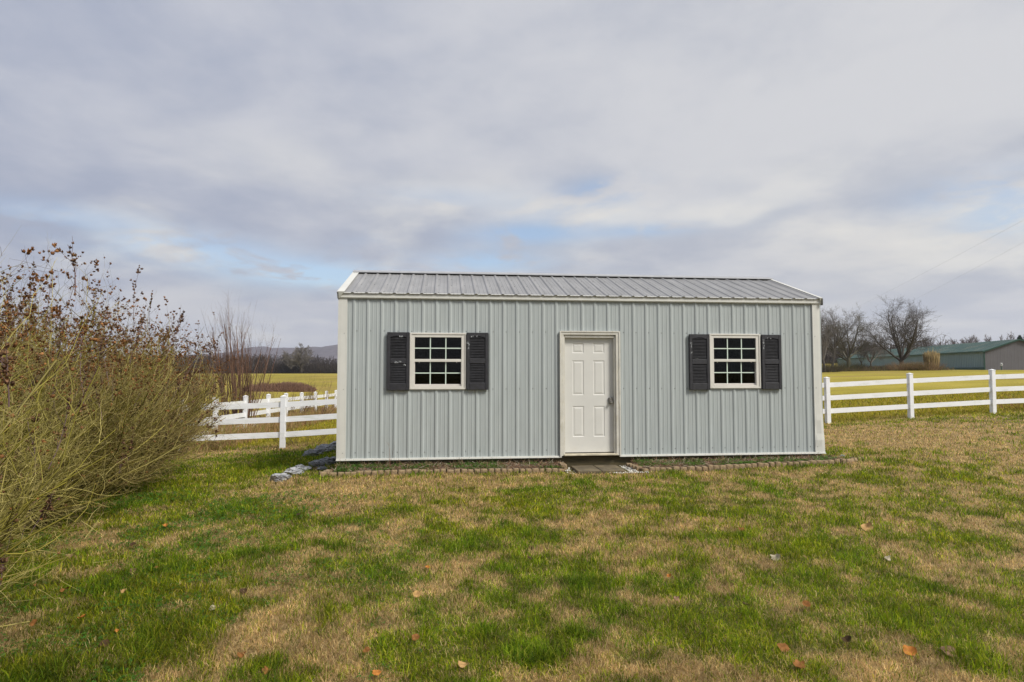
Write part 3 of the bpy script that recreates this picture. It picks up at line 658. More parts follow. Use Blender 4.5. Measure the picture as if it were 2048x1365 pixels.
# mulch litter: chips, dead stalks
nb = NB(); nbw = NB()
for Bd, x0, x1, y0, y1 in ((bedL, 0, 3.72, -.36, -.03), (bedR, 4.98, 8.6, -.53, -.03)):
    n = 2600; x = RNG.uniform(x0, x1, n); y = RNG.uniform(y0, y1, n); z = bedz(Bd, x, y)+RNG.uniform(.0, .018, n)
    D = unit(np.stack([RNG.normal(0, 1, n), RNG.normal(0, 1, n), RNG.normal(.1, .25, n)], -1)); P = grow(RNG, np.stack([x, y, z], -1), D, RNG.uniform(.02, .12, n), 3, .25, 0)
    v, f = tubes(P, np.repeat(RNG.uniform(.0012, .0042, n)[:, None], 3, 1), 3)
    base = np.array([[.30, .17, .11], [.36, .26, .16], [.16, .09, .06], [.42, .36, .28]])[RNG.integers(0, 4, n)]*RNG.uniform(.6, 1.2, (n, 1))
    nb.add(v, f, np.repeat(base, 9, 0))
    n = 90; x = RNG.uniform(x0, x1, n); y = RNG.uniform(y0, -.04, n); z = bedz(Bd, x, y)
    P = grow(RNG, np.stack([x, y, z], -1), np.stack([RNG.normal(0, .35, n), RNG.normal(0, .3, n), np.ones(n)], -1), RNG.uniform(.05, .2, n), 5, .18, -.03)
    v, f = tubes(P, np.linspace(.0022, .0008, 5)[None]*np.ones((n, 1)), 3); nb.add(v, f, np.array([.33, .22, .13]))
    # low green weeds
    cl_ = RNG.uniform(0, 1, (26, 2))
    n = 9000; k = RNG.integers(0, 26, n); x = x0+cl_[k, 0]*(x1-x0)+RNG.normal(0, .10, n); y = y0+cl_[k, 1]*(y1-y0)+RNG.normal(0, .06, n)
    ok = (x > x0) & (x < x1) & (y > y0-.02) & (y < y1); x, y = x[ok], y[ok]; n = len(x); z = bedz(Bd, x, y)+RNG.uniform(0, .03, n)
    a = RNG.uniform(0, 6.28, n); s_ = RNG.uniform(.006, .016, n); nz = RNG.normal(0, .5, (n, 2))
    C = np.stack([x, y, z], -1); U = np.stack([np.cos(a), np.sin(a), nz[:, 0]], -1)*s_[:, None]; W = np.stack([-np.sin(a), np.cos(a), nz[:, 1]], -1)*s_[:, None]*.7
    v = np.stack([C-U, C-W, C+U, C+W], 1).reshape(-1, 3); f = np.arange(4*n).reshape(n, 4)
    nbw.add(v, f, np.repeat(np.array([.11, .21, .035])*RNG.uniform(.6, 1.5, (n, 1)), 4, 0))
    n = 420; x = x0+cl_[RNG.integers(0, 26, n), 0]*(x1-x0)+RNG.normal(0, .03, n); y = RNG.uniform(y0+.05, y1, n); ok = (x > x0) & (x < x1); x, y = x[ok], y[ok]; n = len(x)
    P = grow(RNG, np.stack([x, y, bedz(Bd, x, y)], -1), np.stack([RNG.normal(0, .4, n), RNG.normal(0, .3, n), np.ones(n)], -1), RNG.uniform(.04, .20, n)*RNG.uniform(.3, 1, n), 5, .12, -.06)
    v, f = tubes(P, np.linspace(.0022, .0005, 5)[None]*np.ones((n, 1)), 3); nbw.add(v, f, np.repeat(np.array([.10, .19, .04])*RNG.uniform(.7, 1.3, (n, 1)), 15, 0))
tag(nb.build('mulch', M['attr']), 'reddish brown mulch and broken stalks in the beds along the shed', 'mulch', kind='stuff')
tag(nbw.build('weeds', M['blade']), 'low green weeds growing in the beds along the shed', 'weeds', kind='stuff')
# edging bricks
def brick(w, d, h, seed, tone):
    rr = random.Random(seed); b = MB(); n = 8
    # scalloped-top edging block: rounded front corners
    pts = []
    for i in range(n+1):
        a = math.pi*i/n; pts.append((w/2-.0-(w/2)*(1-math.cos(a))*1., -d/2-.012*math.sin(a)))
    ring = [(w/2, d/2)]+[(w/2*math.cos(math.pi*i/n)**1 if 0 < i < n else (w/2 if i == 0 else -w/2), -d/2-.016*math.sin(math.pi*i/n)) for i in range(n+1)]+[(-w/2, d/2)]
    rows = [(0, 1.), (h*.8, 1.), (h*.95, .95), (h, .84)]
    jj = [(rr.uniform(-.003, .003), rr.uniform(-.003, .003)) for _ in ring]
    L_ = [[((x+j[0])*s, (y+j[1])*(.5+s*.5), z+rr.uniform(-.002, .002)) for (x, y), j in zip(ring, jj)] for z, s in rows]
    for A, B in zip(L_[:-1], L_[1:]):
        for i in range(len(A)): b.face([A[i], A[(i+1) % len(A)], B[(i+1) % len(A)], B[i]])
    b.face(L_[-1]); return b
bp = [brick(.098, .085, .105, 40+i, 0).build('edging_brick', M['brick']) for i in range(5)]
nbk = [0]
def put_brick(x, y, rz, z, lab, grp, sx=1., rx=0.):
    i = nbk[0]; nbk[0] += 1
    o = bp[i] if i < 5 else link(bp[i % 5].copy())
    o.location = (x, y, z); o.rotation_euler = (rx, random.uniform(-.05, .05), rz+random.uniform(-.07, .07)); o.scale = (sx, 1, 1)
    tag(o, lab, 'edging brick', grp)
x = -.06; i = 0
GL = 'edging bricks along the left bed'; GR = 'edging bricks along the right bed'
ORD = ('first', 'second', 'third', 'fourth', 'fifth', 'sixth', 'seventh', 'eighth', 'ninth', 'tenth', '11th', '12th', '13th', '14th', '15th', '16th', '17th', '18th', '19th', '20th', '21st', '22nd', '23rd', '24th', '25th', '26th', '27th', '28th', '29th', '30th', '31st', '32nd', '33rd', '34th', '35th', '36th', '37th', '38th', '39th', '40th')
while x < 3.62:
    w = random.choice((.098, .098, .118, .09)); put_brick(x+w/2, -.41+.012*math.sin(i*1.7), 0, gz1(x, -.42)-.042+random.uniform(-.008, .008), ORD[i]+' brick from the left end of the row edging the bed left of the door', GL, w/.1, random.uniform(-.06, .04)); x += w+random.uniform(.002, .012); i += 1
for k, y in enumerate((-.31, -.20)): put_brick(-.13+.02*k, y, math.pi/2, gz1(-.1, y)-.02, ('outer', 'inner')[k]+' brick of the short return at the left corner of the shed', 'edging bricks at the left corner')
put_brick(-.16, -.43, .5, gz1(-.1, -.42)-.02, 'tan brick turned out at the front left corner of the left bed', None, 1.1)
for k, y in enumerate((-.30, -.19, -.08)): put_brick(3.72, y, math.pi/2, -.185, ('front', 'middle', 'back')[k]+' brick on the end of the left bed beside the pavers', 'bricks ending the left bed')
x = 4.98; i = 0
while x < 8.55:
    w = random.choice((.098, .098, .118, .09)); put_brick(x+w/2, -.585+.02*math.sin(i*.45), 0, gz1(x, -.6)-.035+random.uniform(-.012, .012), ORD[i]+' brick from the pavers in the row edging the bed right of the door', GR, w/.1, random.uniform(-.10, .05)); x += w+random.uniform(.002, .012); i += 1
for k, y in enumerate((-.47, -.36, -.25, -.14)): put_brick(4.95-.02*k, y, math.pi/2, gz1(4.9, y)-.025, ORD[k]+' brick from the front on the end of the right bed beside white pebbles', 'bricks ending the right bed')
for k in range(5): put_brick(8.62+.10*k, -.55+.05*k+.01*math.sin(k), .35+.1*k, gz1(8.7, -.5)-.045, ORD[k]+' brick from the left of the slumped row past the right shed corner', 'edging bricks past the right corner', 1, -.35)
for k in range(3): put_brick(9.02-.12*k, -.28+.05*k, 1.9+.2*k, gz1(8.9, -.3)-.06, ('rightmost', 'middle', 'leftmost')[k]+' of three half buried loose bricks past the right shed corner', 'loose bricks past the right corner', 1, .5)
# two pavers in front of the door
def paver(x0, x1, y0, y1, z, lab):
    b = MB(); b.box(x0, x1, y0, y1, z-.05, z, bev=.006); o = b.build('paver', M['paver']); tag(o, lab, 'paver'); return o
p1 = paver(3.90, 4.288, -.64, -.03, -.145, 'dark stone paver on the left in front of the white door'); p2 = paver(4.296, 4.69, -.635, -.03, -.142, 'dark stone paver on the right in front of the white door')
# white pebbles
def pebbles(n, fx):
    V = []; Fc = []
    ico = np.array([(0, 0, 1), (1, 0, 0), (0, 1, 0), (-1, 0, 0), (0, -1, 0), (0, 0, -1)], float)
    tri = np.array([(0, 1, 2), (0, 2, 3), (0, 3, 4), (0, 4, 1), (5, 2, 1), (5, 3, 2), (5, 4, 3), (5, 1, 4)])
    for i in range(n):
        x, y, z, s = fx(); V.append(ico*np.array([s, s*random.uniform(.6, 1), s*random.uniform(.5, .8)])@np.array([[math.cos(i), math.sin(i), 0], [-math.sin(i), math.cos(i), 0], [0, 0, 1]])+(x, y, z)); Fc.append(tri+6*i)
    return np.concatenate(V), np.concatenate(Fc)
def fx():
    r = random.random()
    if r < .6: t_ = random.random(); x = 4.74+random.uniform(0, .15)+.02*t_; y = -.06-.62*t_
    elif r < .85: x = random.uniform(4.4, 5.05); y = -.69+random.uniform(-.05, .04)
    else: x = random.uniform(3.74, 3.88); y = random.uniform(-.68, -.1)
    return x, y, gz1(x, y)+.018+random.uniform(-.005, .015), random.uniform(.006, .02)
v, f = pebbles(260, fx); tag(npmesh('pebbles', v, f, M['pebble'], smooth=True), 'white pebbles scattered round the pavers by the door', 'pebbles', kind='stuff')
# rocks
import bmesh
def rock(cx, cy, w, d, h, rz, seed, lab, grp=None, nm='rock'):
    bm = bmesh.new(); bmesh.ops.create_icosphere(bm, subdivisions=4, radius=1)
    rr = np.random.default_rng(seed); planes = unit(rr.normal(0, 1, (13, 3))); offs = rr.uniform(.62, .95, 13)
    for v_ in bm.verts:
        p = np.array(v_.co)
        for n_, o_ in zip(planes, offs):
            k = p@n_
            if k > o_: p = p-n_*(k-o_)*.9
        t_ = fbm(np.array([p[0]*2.6+seed]), np.array([p[1]*2.6+p[2]*2.9]), seed, 5)[0]-.5; t2 = abs(fbm(np.array([p[0]*5+p[2]*4]), np.array([p[1]*5.+seed]), seed+9, 4)[0]-.5)
        p = p*(1+.75*t_-.75*t2); v_.co = p*np.array([w/2, d/2, h*.62])
    me = bpy.data.meshes.new(nm); bm.to_mesh(me); bm.free(); me.materials.append(M['rock']); me.polygons.foreach_set('use_smooth', [False]*len(me.polygons))
    o = link(bpy.data.objects.new(nm, me)); o.location = (cx, cy, gz1(cx, cy)+h*.30); o.rotation_euler = (rr.uniform(-.1, .1), rr.uniform(-.12, .12), rz)
    return tag(o, lab, 'rock', grp)
for (px, py, w, d, h, rz, sd, lab) in (
    (560, 962, .34, .26, .15, .3, 1, 'nearest grey rock at the lower left end of the rock row by the shed'),
    (588, 951, .36, .24, .17, .5, 2, 'long grey rock second from the lower end of the rock row'),
    (601, 943, .26, .22, .14, .1, 3, 'small grey rock third from the lower end of the rock row'),
    (614, 942, .24, .2, .10, 1.1, 4, 'low flat grey rock in the middle of the rock row'),
    (633, 935, .28, .24, .15, .2, 5, 'pale grey rock in the middle of the rock row, right of the low flat one'),
    (652, 931, .34, .28, .17, .6, 6, 'large grey rock next to the left corner of the shed'),
    (668, 927, .22, .2, .14, .0, 7, 'small grey rock wedged against the shed corner trim'),
    (645, 941, .18, .14, .08, .4, 8, 'small flat grey rock before the edging bricks at the shed corner')):
    p = ground_at(px, py); rock(p[0], p[1], w, d, h, rz, sd, lab, 'grey rocks at the left corner of the shed')
for (px, py, w, d, h, rz, sd, lab) in ((628, 914, .55, .30, .20, .5, 21, 'long grey rock at the outer end of the row beside the shed side wall'), (650, 905, .5, .32, .22, .6, 22, 'grey rock in the middle of the row beside the shed side wall'), (672, 898, .55, .34, .22, .5, 23, 'grey rock touching the left side wall of the shed')):
    p = ground_at(px, py); rock(p[0], p[1], w, d, h, rz, sd, lab, 'grey rocks beside the left side wall')
p = ground_at(1684, 914); rock(p[0], p[1], .12, .09, .05, .3, 31, 'small pale stone on the slumped edging right of the shed')

# ------------------------------------------------------------------ paddock fences
RH = (1.14, .755, .365); PH = 1.37
def post_mb(h):
    b = MB(); w = .0635; b.box(-w, w, -w, w, -.3, h-.035, bev=.004); return b
def fence(name, pts, lab, missing=()):
    """pts: ground points of the posts"""
    root = empty(name, pts[0]); tag(root, lab, 'fence'); o0 = pts[0]
    for i, p in enumerate(pts):
        q = p-o0
        if i == 0:
            po = post_mb(PH).build('post', M['vinyl'], root); c = MB(); w = .068
            c.box(-w, w, -w, w, PH-.035, PH-.012, bev=.002)
            for k in range(4):
                a = [(-w, -w), (w, -w), (w, w), (-w, w)]; A, B = a[k], a[(k+1) % 4]; c.face([(A[0], A[1], PH-.012), (B[0], B[1], PH-.012), (0, 0, PH+.02)])
            cp = c.build('post_cap', M['vinyl'], po); P0, C0 = po, cp
        else:
            po = link(P0.copy(), root); cp = link(C0.copy(), po)
        po.location = q; d = (pts[min(i+1, len(pts)-1)]-pts[max(i-1, 0)]); po.rotation_euler = (random.uniform(-.008, .008), random.uniform(-.008, .008), math.atan2(d[1], d[0]))
        if i+1 < len(pts):
            for hh in RH:
                b = MB(); a = q+np.array([0, 0, hh]); c_ = pts[i+1]-o0+np.array([0, 0, hh]); e = unit(c_-a); b.bar(a+e*.052, c_-e*.052, .038, .14); b.build('rail', M['vinyl'], root)
    return root
def gp(x, y): return np.array([x, y, gz1(x, y)])
cornerP = gp(-5.0, 6.25)
front_pts = [cornerP, gp(-2.42, 6.15), gp(.05, 6.2), gp(2.5, 6.3), gp(5.0, 6.4), gp(7.5, 6.55), gp(10.0, 6.65), gp(12.95, 7.0)]
def fp(px, d, by): p = at(px, by, d); return np.array([p[0], p[1], gz1(p[0], p[1])])
front_pts[-1] = fp(1656, 18.5, 847); dv = fp(1822, 18.9, 838)-front_pts[-1]; front_pts[-2] = front_pts[-1]-np.array([2.44, .1, 0]); front_pts[-2][2] = gz1(*front_pts[-2][:2])
front_pts += [fp(1822, 18.9, 838), fp(1986.5, 19.3, 829), fp(2152, 19.75, 820), fp(2320, 20.2, 812)]
fence('paddock_fence', front_pts, 'white three-rail vinyl fence running across behind the shed')
side_pts = [gp(*camw((x_-1024)/F*d_, d_)) for x_, d_ in ((433, 18.1), (493, 20.3), (538.5, 22.6), (574, 24.8), (605, 27.0), (632.5, 29.3), (654.5, 31.6), (673, 33.7), (688, 35.9), (701, 38.1), (712, 40.3), (722, 42.5))]
sf = fence('side_fence', side_pts, 'white three-rail vinyl fence receding across the field left of the shed')
for hh in RH:                 # first bay, from the shared corner post
    b = MB(); a = cornerP-side_pts[0]+np.array([0, 0, hh]); c_ = np.array([0, 0, hh]); e = unit(c_-a); b.bar(a+e*.052, c_-e*.052, .038, .14); b.build('rail', M['vinyl'], sf)

# ------------------------------------------------------------------ bare woody plants
def woody(nb, rng, base, n0, len0, r0, spread, lean, levels, up0=.02, env=False, wander=.06, S=4, K=9, colA=(.2, .17, .07), colB=(.25, .2, .12), base_r=.15):
    """multi-stem woody growth; returns the polylines of the last level. levels: (n, len range, angle range, radius ratio, K, wander, up, tmin)"""
    a = rng.uniform(0, 2*math.pi, n0); rr = np.sqrt(rng.uniform(0, 1, n0))
    S0 = np.stack([base[0]+np.cos(a)*rr*base_r, base[1]+np.sin(a)*rr*base_r, np.full(n0, base[2]-.05)], -1)
    D = np.stack([np.cos(a)*rr*spread+lean[0], np.sin(a)*rr*spread+lean[1], np.ones(n0)], -1)
    ln = len0*rng.uniform(.72, 1.08, n0); P = grow(rng, S0, D, ln, K, wander, up0)
    Rr = r0*rng.uniform(.6, 1.1, n0)[:, None]*np.linspace(1, .35, K)[None]
    def addc(P, Rr, S, ca, cb):
        v, f = tubes(P, Rr, S); m = len(P); c = (np.array(ca)+(np.array(cb)-np.array(ca))*rng.uniform(0, 1, (m, 1))**2)*rng.uniform(.4, 1.25, (m, 1)); nb.add(v, f, np.repeat(c, P.shape[1]*S, 0))
    def keep(P, Rr):     # a vase: nothing sprawls low and far out
        if not env: return P, Rr
        e = P[:, -1]; r = np.hypot(e[:, 0], e[:, 1]); k = (e[:, 2] > .50*(r-.80)) & (r < env) & (e[:, 2] > .05); return P[k], Rr[k]
    P, Rr = keep(P, Rr); addc(P, Rr, S, colA, colB); last = P
    for (n, l0, l1, a0, a1, rat, K2, wa, up, tm, ca, cb, S2) in levels:
        s, d, r, _ = sprout(rng, last, Rr, n, tm, 1., a0, a1)
        P2 = grow(rng, s, d, rng.uniform(l0, l1, n), K2, wa, up); R2 = np.maximum(r*rat, .0009)[:, None]*np.linspace(1, .3, K2)[None]
        P2, R2 = keep(P2, R2); addc(P2, R2, S2, ca, cb); last, Rr = P2, R2
    return last, Rr
def pods(nb, rng, P, n, size, t0=.55, ca=(.11, .05, .025), cb=(.30, .14, .05), zmin=None):
    s, d, r, _ = sprout(rng, P, np.ones(P.shape[:2]), n, t0, 1., .3, 1.2)
    if zmin is not None:
        k = rng.uniform(0, 1, n) < np.clip((s[:, 2]-zmin[0])/(zmin[1]-zmin[0]), .03, 1); s, d = s[k], d[k]; n = len(s)
    # five-lobed open capsule: a small cup of 5 pointed faces
    q = rng.normal(0, 1, (n, 3)); U = unit(np.cross(d, q)); W = np.cross(d, U); sz = size*rng.uniform(.6, 1.25, n)[:, None]
    C = s+d*sz*.4; V = [C-d*sz*.2]; 
    for k in range(5):
        a = 2*math.pi*k/5; V.append(C+(U*math.cos(a)+W*math.sin(a))*sz*.62+d*sz*.45)
    for k in range(5):
        a = 2*math.pi*(k+.5)/5; fl = rng.uniform(.25, .95, (n, 1)); V.append(C+(U*math.cos(a)+W*math.sin(a))*sz*fl+d*sz*rng.uniform(.9, 1.6, (n, 1)))
    V = np.stack(V, 1).reshape(-1, 3); b = (np.arange(n)*11)[:, None]
    tr = [(0, 1+(k+1) % 5, 1+k) for k in range(5)]+[(1+k, 1+(k+1) % 5, 6+k) for k in range(5)]
    f = np.stack([b+np.array([t_]) for t_ in tr], 1).reshape(-1, 3)
    c = (np.array(ca)+(np.array(cb)-np.array(ca))*rng.uniform(0, 1, (n, 1)))*rng.uniform(.5, 1.35, (n, 1)); nb.add(V, f, np.repeat(c, 11, 0))
olive, tan_, brn, pur = (.205, .18, .028), (.54, .46, .17), (.26, .17, .10), (.15, .10, .10)
hedge_l = ['leafless seed-headed shrub nearest the camera, cut off by the left edge', 'second seed-headed shrub of the left hedge, tallest brown seed heads', 'middle seed-headed shrub of the left hedge',
           'fourth seed-headed shrub of the left hedge, next to the last one', 'last seed-headed shrub of the hedge, nearest the white fence']
hs = ((-3.55, 2.65, 2.15, 0), (-4.9, 4.5, 2.3, 0), (-5.6, 6.7, 2.45, 0), (-6.15, 8.9, 2.4, 0), (-6.75, 10.8, 2.15, 0))
for i, (lat, d, ht, _) in enumerate(hs):
    rng = np.random.default_rng(100+i); w = camw(lat, d); bz = gz1(*w); root = empty('rose_shrub', (w[0], w[1], bz)); tag(root, hedge_l[i], 'shrub', 'tall seed-headed shrubs of the hedge on the left')
    oliv = (olive, olive, (.19, .155, .03), (.19, .14, .04), (.20, .14, .055))[i]; tanv = (tan_, tan_, (.47, .37, .16), (.42, .31, .16), (.38, .27, .15))[i]
    nb = NB(); lean = (.22, -.04); k_ = 1.0 if i < 3 else .8
    last, Rl = woody(nb, rng, (0, 0, 0), 130, ht*1.02, (.011, .012, .014, .015, .015)[i], (1.1, 1.3, 1.2, 1.15, 1.15)[i], lean, [
        (int(1700*k_), .35, .95, .2, .9, .68, 9, .20, .04, .15, oliv, tan_, 5),
        (int((6000, 9500, 10500, 10500, 10500)[i]*k_), .12, .38, .2, 1.15, .70, 6, .26, .05, .1, oliv, tanv, 3)], up0=.03, wander=.14, colA=olive, colB=tan_, base_r=.35, K=10, env=(1.62, 1.85, 1.9, 1.9, 1.9)[i])
    s, dd, r, _ = sprout(rng, last, Rl, int(8500*k_), .1, 1., .3, 1.2); P3 = grow(rng, s, dd, rng.uniform(.06, .22, len(s)), 4, .15, .06); R3 = np.maximum(r*.6, .0010)[:, None]*np.linspace(1, .4, 4)[None]
    v, f = tubes(P3, R3, 3); up_ = np.clip((P3[:, 0, 2]/ht-.55)*2.6, 0, 1)[:, None]; c = (np.array(tan_)*(1-up_)+np.array(pur)*up_)*rng.uniform(.6, 1.15, (len(s), 1)); nb.add(v, f, np.repeat(c, 12, 0))
    # long upright shoots standing above the body
    n = int(130*k_); s, dd, r, _ = sprout(rng, last, Rl, n, .4, 1., .05, .5)
    hi = np.argsort(-s[:, 2]); s, dd, r = s[hi], dd[hi], r[hi]; dd = unit(dd+np.array([.1, 0, 1.9])); P4 = grow(rng, s, dd, rng.uniform(.25, .85, n)*(.55, .9, 1.05, 1.1, 1.)[i]*np.where(np.arange(n) < n*.6, 1, .5), 8, .09, .04); R4 = np.full((n, 1), .0035)*np.linspace(1, .4, 8)[None]
    v, f = tubes(P4, R4, 4); nb.add(v, f, np.array(pur)*1.0)
    s5, d5, r5, _ = sprout(rng, P4, R4, n*5, .2, 1., .3, .8); P5 = grow(rng, s5, d5, rng.uniform(.05, .22, n*5), 4, .12, .08); v, f = tubes(P5, np.full((n*5, 1), .0018)*np.linspace(1, .5, 4)[None], 3); nb.add(v, f, np.array(pur))
    nb.build('branches', M['attr'], root)
    pb = NB(); pods(pb, rng, P3, int((15000, 28000, 30000, 26000, 24000)[i]*k_), (.013, .014, .016, .016, .016)[i], .5, zmin=(ht*.55, ht*.9)); pods(pb, rng, P5, n*16, (.014, .016, .018, .018, .018)[i], .35, ca=(.12, .065, .045), cb=(.24, .14, .07)); pods(pb, rng, P4, n*9, (.015, .017, .019, .019, .019)[i], .4, ca=(.12, .065, .045), cb=(.22, .13, .07))
    po = pb.build('seed_pods', M['attr'], root); po['kind'] = 'stuff'
# bare saplings and scrub by the paddock fence
def bare(name, lab, cat, px, d, ht, n0, seed, spread, r0, lv, cA=(.14, .09, .07), cB=(.23, .15, .11), grp=None, lean=(0, 0), base_r=.2, loc=None, up0=.03, mat='attr'):
    rng = np.random.default_rng(seed); w = camw((px-1024)/F*d, d) if loc is None else np.array(loc); nb = NB()
    woody(nb, rng, (0, 0, 0), n0, ht, r0, spread, lean, [(*l_[:10], cA, cB, 3) for l_ in lv], up0=up0, wander=.05, colA=cA, colB=cB, base_r=base_r, S=5)
    o = nb.build(name, M[mat]); o.location = (w[0], w[1], gz1(*w)); return tag(o, lab, cat, grp)
bare('bare_shrub', 'tall leafless many-stemmed shrub behind the fence left of the shed', 'shrub', 482, 20.5, 3.7, 36, 1, .17, .022, [(260, .5, 1.6, .12, .5, .5, 8, .05, .05, .12), (1100, .2, .7, .2, .7, .55, 6, .08, .04, .2)], lean=(.03, 0), base_r=.38, cA=(.15, .085, .06), cB=(.25, .15, .105))
bare('bare_shrub', 'smaller leafless shrub between the hedge and the tall bare shrub', 'shrub', 415, 20.8, 2.9, 22, 2, .24, .017, [(180, .4, 1.2, .12, .5, .5, 8, .05, .05, .12), (800, .2, .6, .2, .7, .55, 6, .08, .04, .2)], base_r=.35)
bare('bare_sapling', 'thin leafless sapling between the two bare shrubs behind the fence', 'sapling', 447, 22, 2.9, 5, 3, .12, .018, [(50, .3, .9, .15, .6, .5, 7, .05, .04, .2), (200, .15, .4, .2, .7, .55, 5, .08, .04, .2)], base_r=.1)
for px, d, ht, sd, lab in ((586, 26, 1.9, 4, 'low sprawling leafless shrub behind the far fence, left of the gap by the shed'), (540, 25, 1.6, 5, 'low leafless shrub right of the tall bare shrub, at the far fence'), (638, 28, 1.9, 6, 'low leafless shrub nearest the shed at the far fence')):
    bare('low_shrub', lab, 'shrub', px, d, ht, 22, sd, 1.0, .012, [(140, .3, .9, .15, .6, .5, 7, .07, .05, .15), (600, .15, .45, .2, .8, .55, 5, .1, .03, .2)], cA=(.20, .12, .09), cB=(.26, .17, .11))
bare('bramble', 'leafless tangled bramble at the foot of the fence post left of the shed', 'bramble', 607, 16.9, .62, 50, 8, 1.6, .004, [(300, .15, .5, .2, .9, .6, 6, .15, -.02, .1)], cA=(.16, .10, .06), cB=(.24, .17, .09), base_r=.5, up0=-.02)
bare('bramble', 'leafless reddish bramble behind the fence at the right edge', 'bramble', 2035, 20.6, .75, 60, 9, 1.7, .005, [(500, .15, .5, .2, .9, .6, 6, .15, -.02, .1)], cA=(.26, .12, .07), cB=(.34, .20, .08), base_r=.5, up0=-.02)
bare('dead_stalk', 'thin dead stalk standing against the shed wall left of the left window', 'plant', 0, 0, .52, 3, 10, .18, .0035, [(12, .06, .2, .3, .9, .5, 5, .1, .02, .3)], cA=(.26, .14, .10), cB=(.30, .18, .12), base_r=.03, loc=(.86, -.16))
bare('dead_stalk', 'short dark dead stalk standing in the bed left of the door', 'plant', 0, 0, .20, 2, 11, .1, .003, [(3, .03, .06, .3, .9, .5, 4, .1, .02, .3)], cA=(.08, .06, .06), cB=(.1, .08, .07), base_r=.04, loc=(3.38, -.12))
rng = np.random.default_rng(5); nb = NB()          # rough dry grass along the far fence
fps = np.array([cornerP]+side_pts); n = 26000; k = rng.integers(0, len(fps)-1, n); t_ = rng.uniform(0, 1, n)[:, None]; P0 = fps[k]*(1-t_)+fps[k+1]*t_; P0[:, 0] += rng.normal(0, .38, n); P0[:, 1] += rng.normal(0, .3, n); P0[:, 2] = gz(P0[:, 0], P0[:, 1])
hgt = rng.uniform(.2, .75, n)*(.35+fbm(P0[:, 0]*.9, P0[:, 1]*.5, 3)); P = grow(rng, P0, np.stack([rng.normal(0, .3, n), rng.normal(0, .3, n), np.ones(n)], -1), hgt, 4, .12, -.02)
v, f = tubes(P, np.linspace(.007, .003, 4)[None]*np.ones((n, 1)), 3); nb.add(v, f, np.repeat(np.array([[.42, .28, .13], [.34, .20, .10], [.30, .27, .08]])[rng.integers(0, 3, n)]*rng.uniform(.7, 1.2, (n, 1)), 12, 0))
tag(nb.build('rough_grass', M['attr']), 'uncut tan dead grass along the receding fence', 'grass', kind='stuff')
rng = np.random.default_rng(6); nb = NB(); w = camw(-22.8, 64); n = 6000; a = rng.uniform(0, 6.28, n); q = np.sqrt(rng.uniform(0, 1, n)); lx = np.cos(a)*q*2.5+np.where(rng.random(n) < .25, -2.2, 0); ly = np.sin(a)*q*1.6; P0 = np.stack([w[0]+lx, w[1]+ly, gz(w[0]+lx, w[1]+ly)], -1)
P = grow(rng, P0, np.stack([rng.normal(0, .5, n), rng.normal(0, .5, n), np.ones(n)], -1), .9*(1-.7*q**2)*rng.uniform(.7, 1.2, n)+.1, 4, .15, -.02); v, f = tubes(P, np.linspace(.022, .012, 4)[None]*np.ones((n, 1)), 3); nb.add(v, f, np.repeat(np.array([.25, .15, .11])*rng.uniform(.6, 1.3, (n, 1)), 12, 0))
tag(nb.build('bramble_patch', M['attr']), 'reddish brown mound of brambles out in the yellow field', 'brambles', kind='stuff')

# ------------------------------------------------------------------ long barn with green roof
bn = camw(.7601*119, 119); dirL = camw(.7601*119+.149, 119+.989)-bn; dirL /= np.linalg.norm(dirL); dirR = np.array([dirL[1], -dirL[0]])
Lb, hw, ez, pz, bz = 76., 6.0, 5.45-1.84, 7.62-1.84, 1.84
barn = empty('long_barn', (bn[0], bn[1], bz)); tag(barn, 'long low barn with green metal roof, teal-grey side wall and grey gable end', 'barn')
M['teal'] = material('teal_siding', (.165, .245, .275), .55, noise_s=.25, noise_amt=.14, stretch=(1, 1, .3), streak=((.15, .19, .15), .5, .5, (2, 2, .3), .55, .8))
M['grey'] = material('grey_siding', (.125, .12, .135), .6, noise_s=.5, noise_amt=.08)
M['groof'] = material('green_roof', (.035, .085, .078), .5, noise_s=.25, noise_amt=.25, streak=((.13, .15, .12), .75, .35, (1, 1, 1), .46, .66))
M['gtrim'] = material('green_trim', (.015, .06, .045), .5)
def Lp(u, v, z): q = dirL*u+dirR*v; return (q[0], q[1], z)
b = MB(); k = 0; per = .6
while k*per < Lb-.01:
    u0 = k*per
    for a0, a1, h0, h1 in ((0, .5, 0, 0), (.5, .53, 0, -.04), (.53, .57, -.04, -.04), (.57, .6, -.04, 0)): b.face([Lp(u0+a0, h0, -1.), Lp(min(u0+a1, Lb), h1, -1.), Lp(min(u0+a1, Lb), h1, ez), Lp(u0+a0, h0, ez)])
    k += 1
b.build('side_wall', M['teal'], barn)
b = MB(); k = 0
gzf = lambda v: ez+(pz-ez)*(1-abs(v-hw)/hw)
while k*per < 2*hw-.01:
    v0 = k*per
    for a0, a1, h0, h1 in ((0, .5, 0, 0), (.5, .53, 0, -.012), (.53, .57, -.012, -.012), (.57, .6, -.012, 0)):
        A, B = v0+a0, v0+a1; b.face([Lp(h0, A, -1.), Lp(h1, B, -1.), Lp(h1, B, gzf(B)), Lp(h0, A, gzf(A))])
    k += 1
b.build('gable_wall', M['grey'], barn)
b = MB(); b.face([Lp(Lb, 0, -1), Lp(Lb, 2*hw, -1), Lp(Lb, 2*hw, ez), Lp(Lb, hw, pz), Lp(Lb, 0, ez)]); b.face([Lp(0, 2*hw, -1), Lp(Lb, 2*hw, -1), Lp(Lb, 2*hw, ez), Lp(0, 2*hw, ez)]); b.build('rear_wall', M['grey'], barn)
b = MB(); k = 0; sb = (pz-ez)/hw
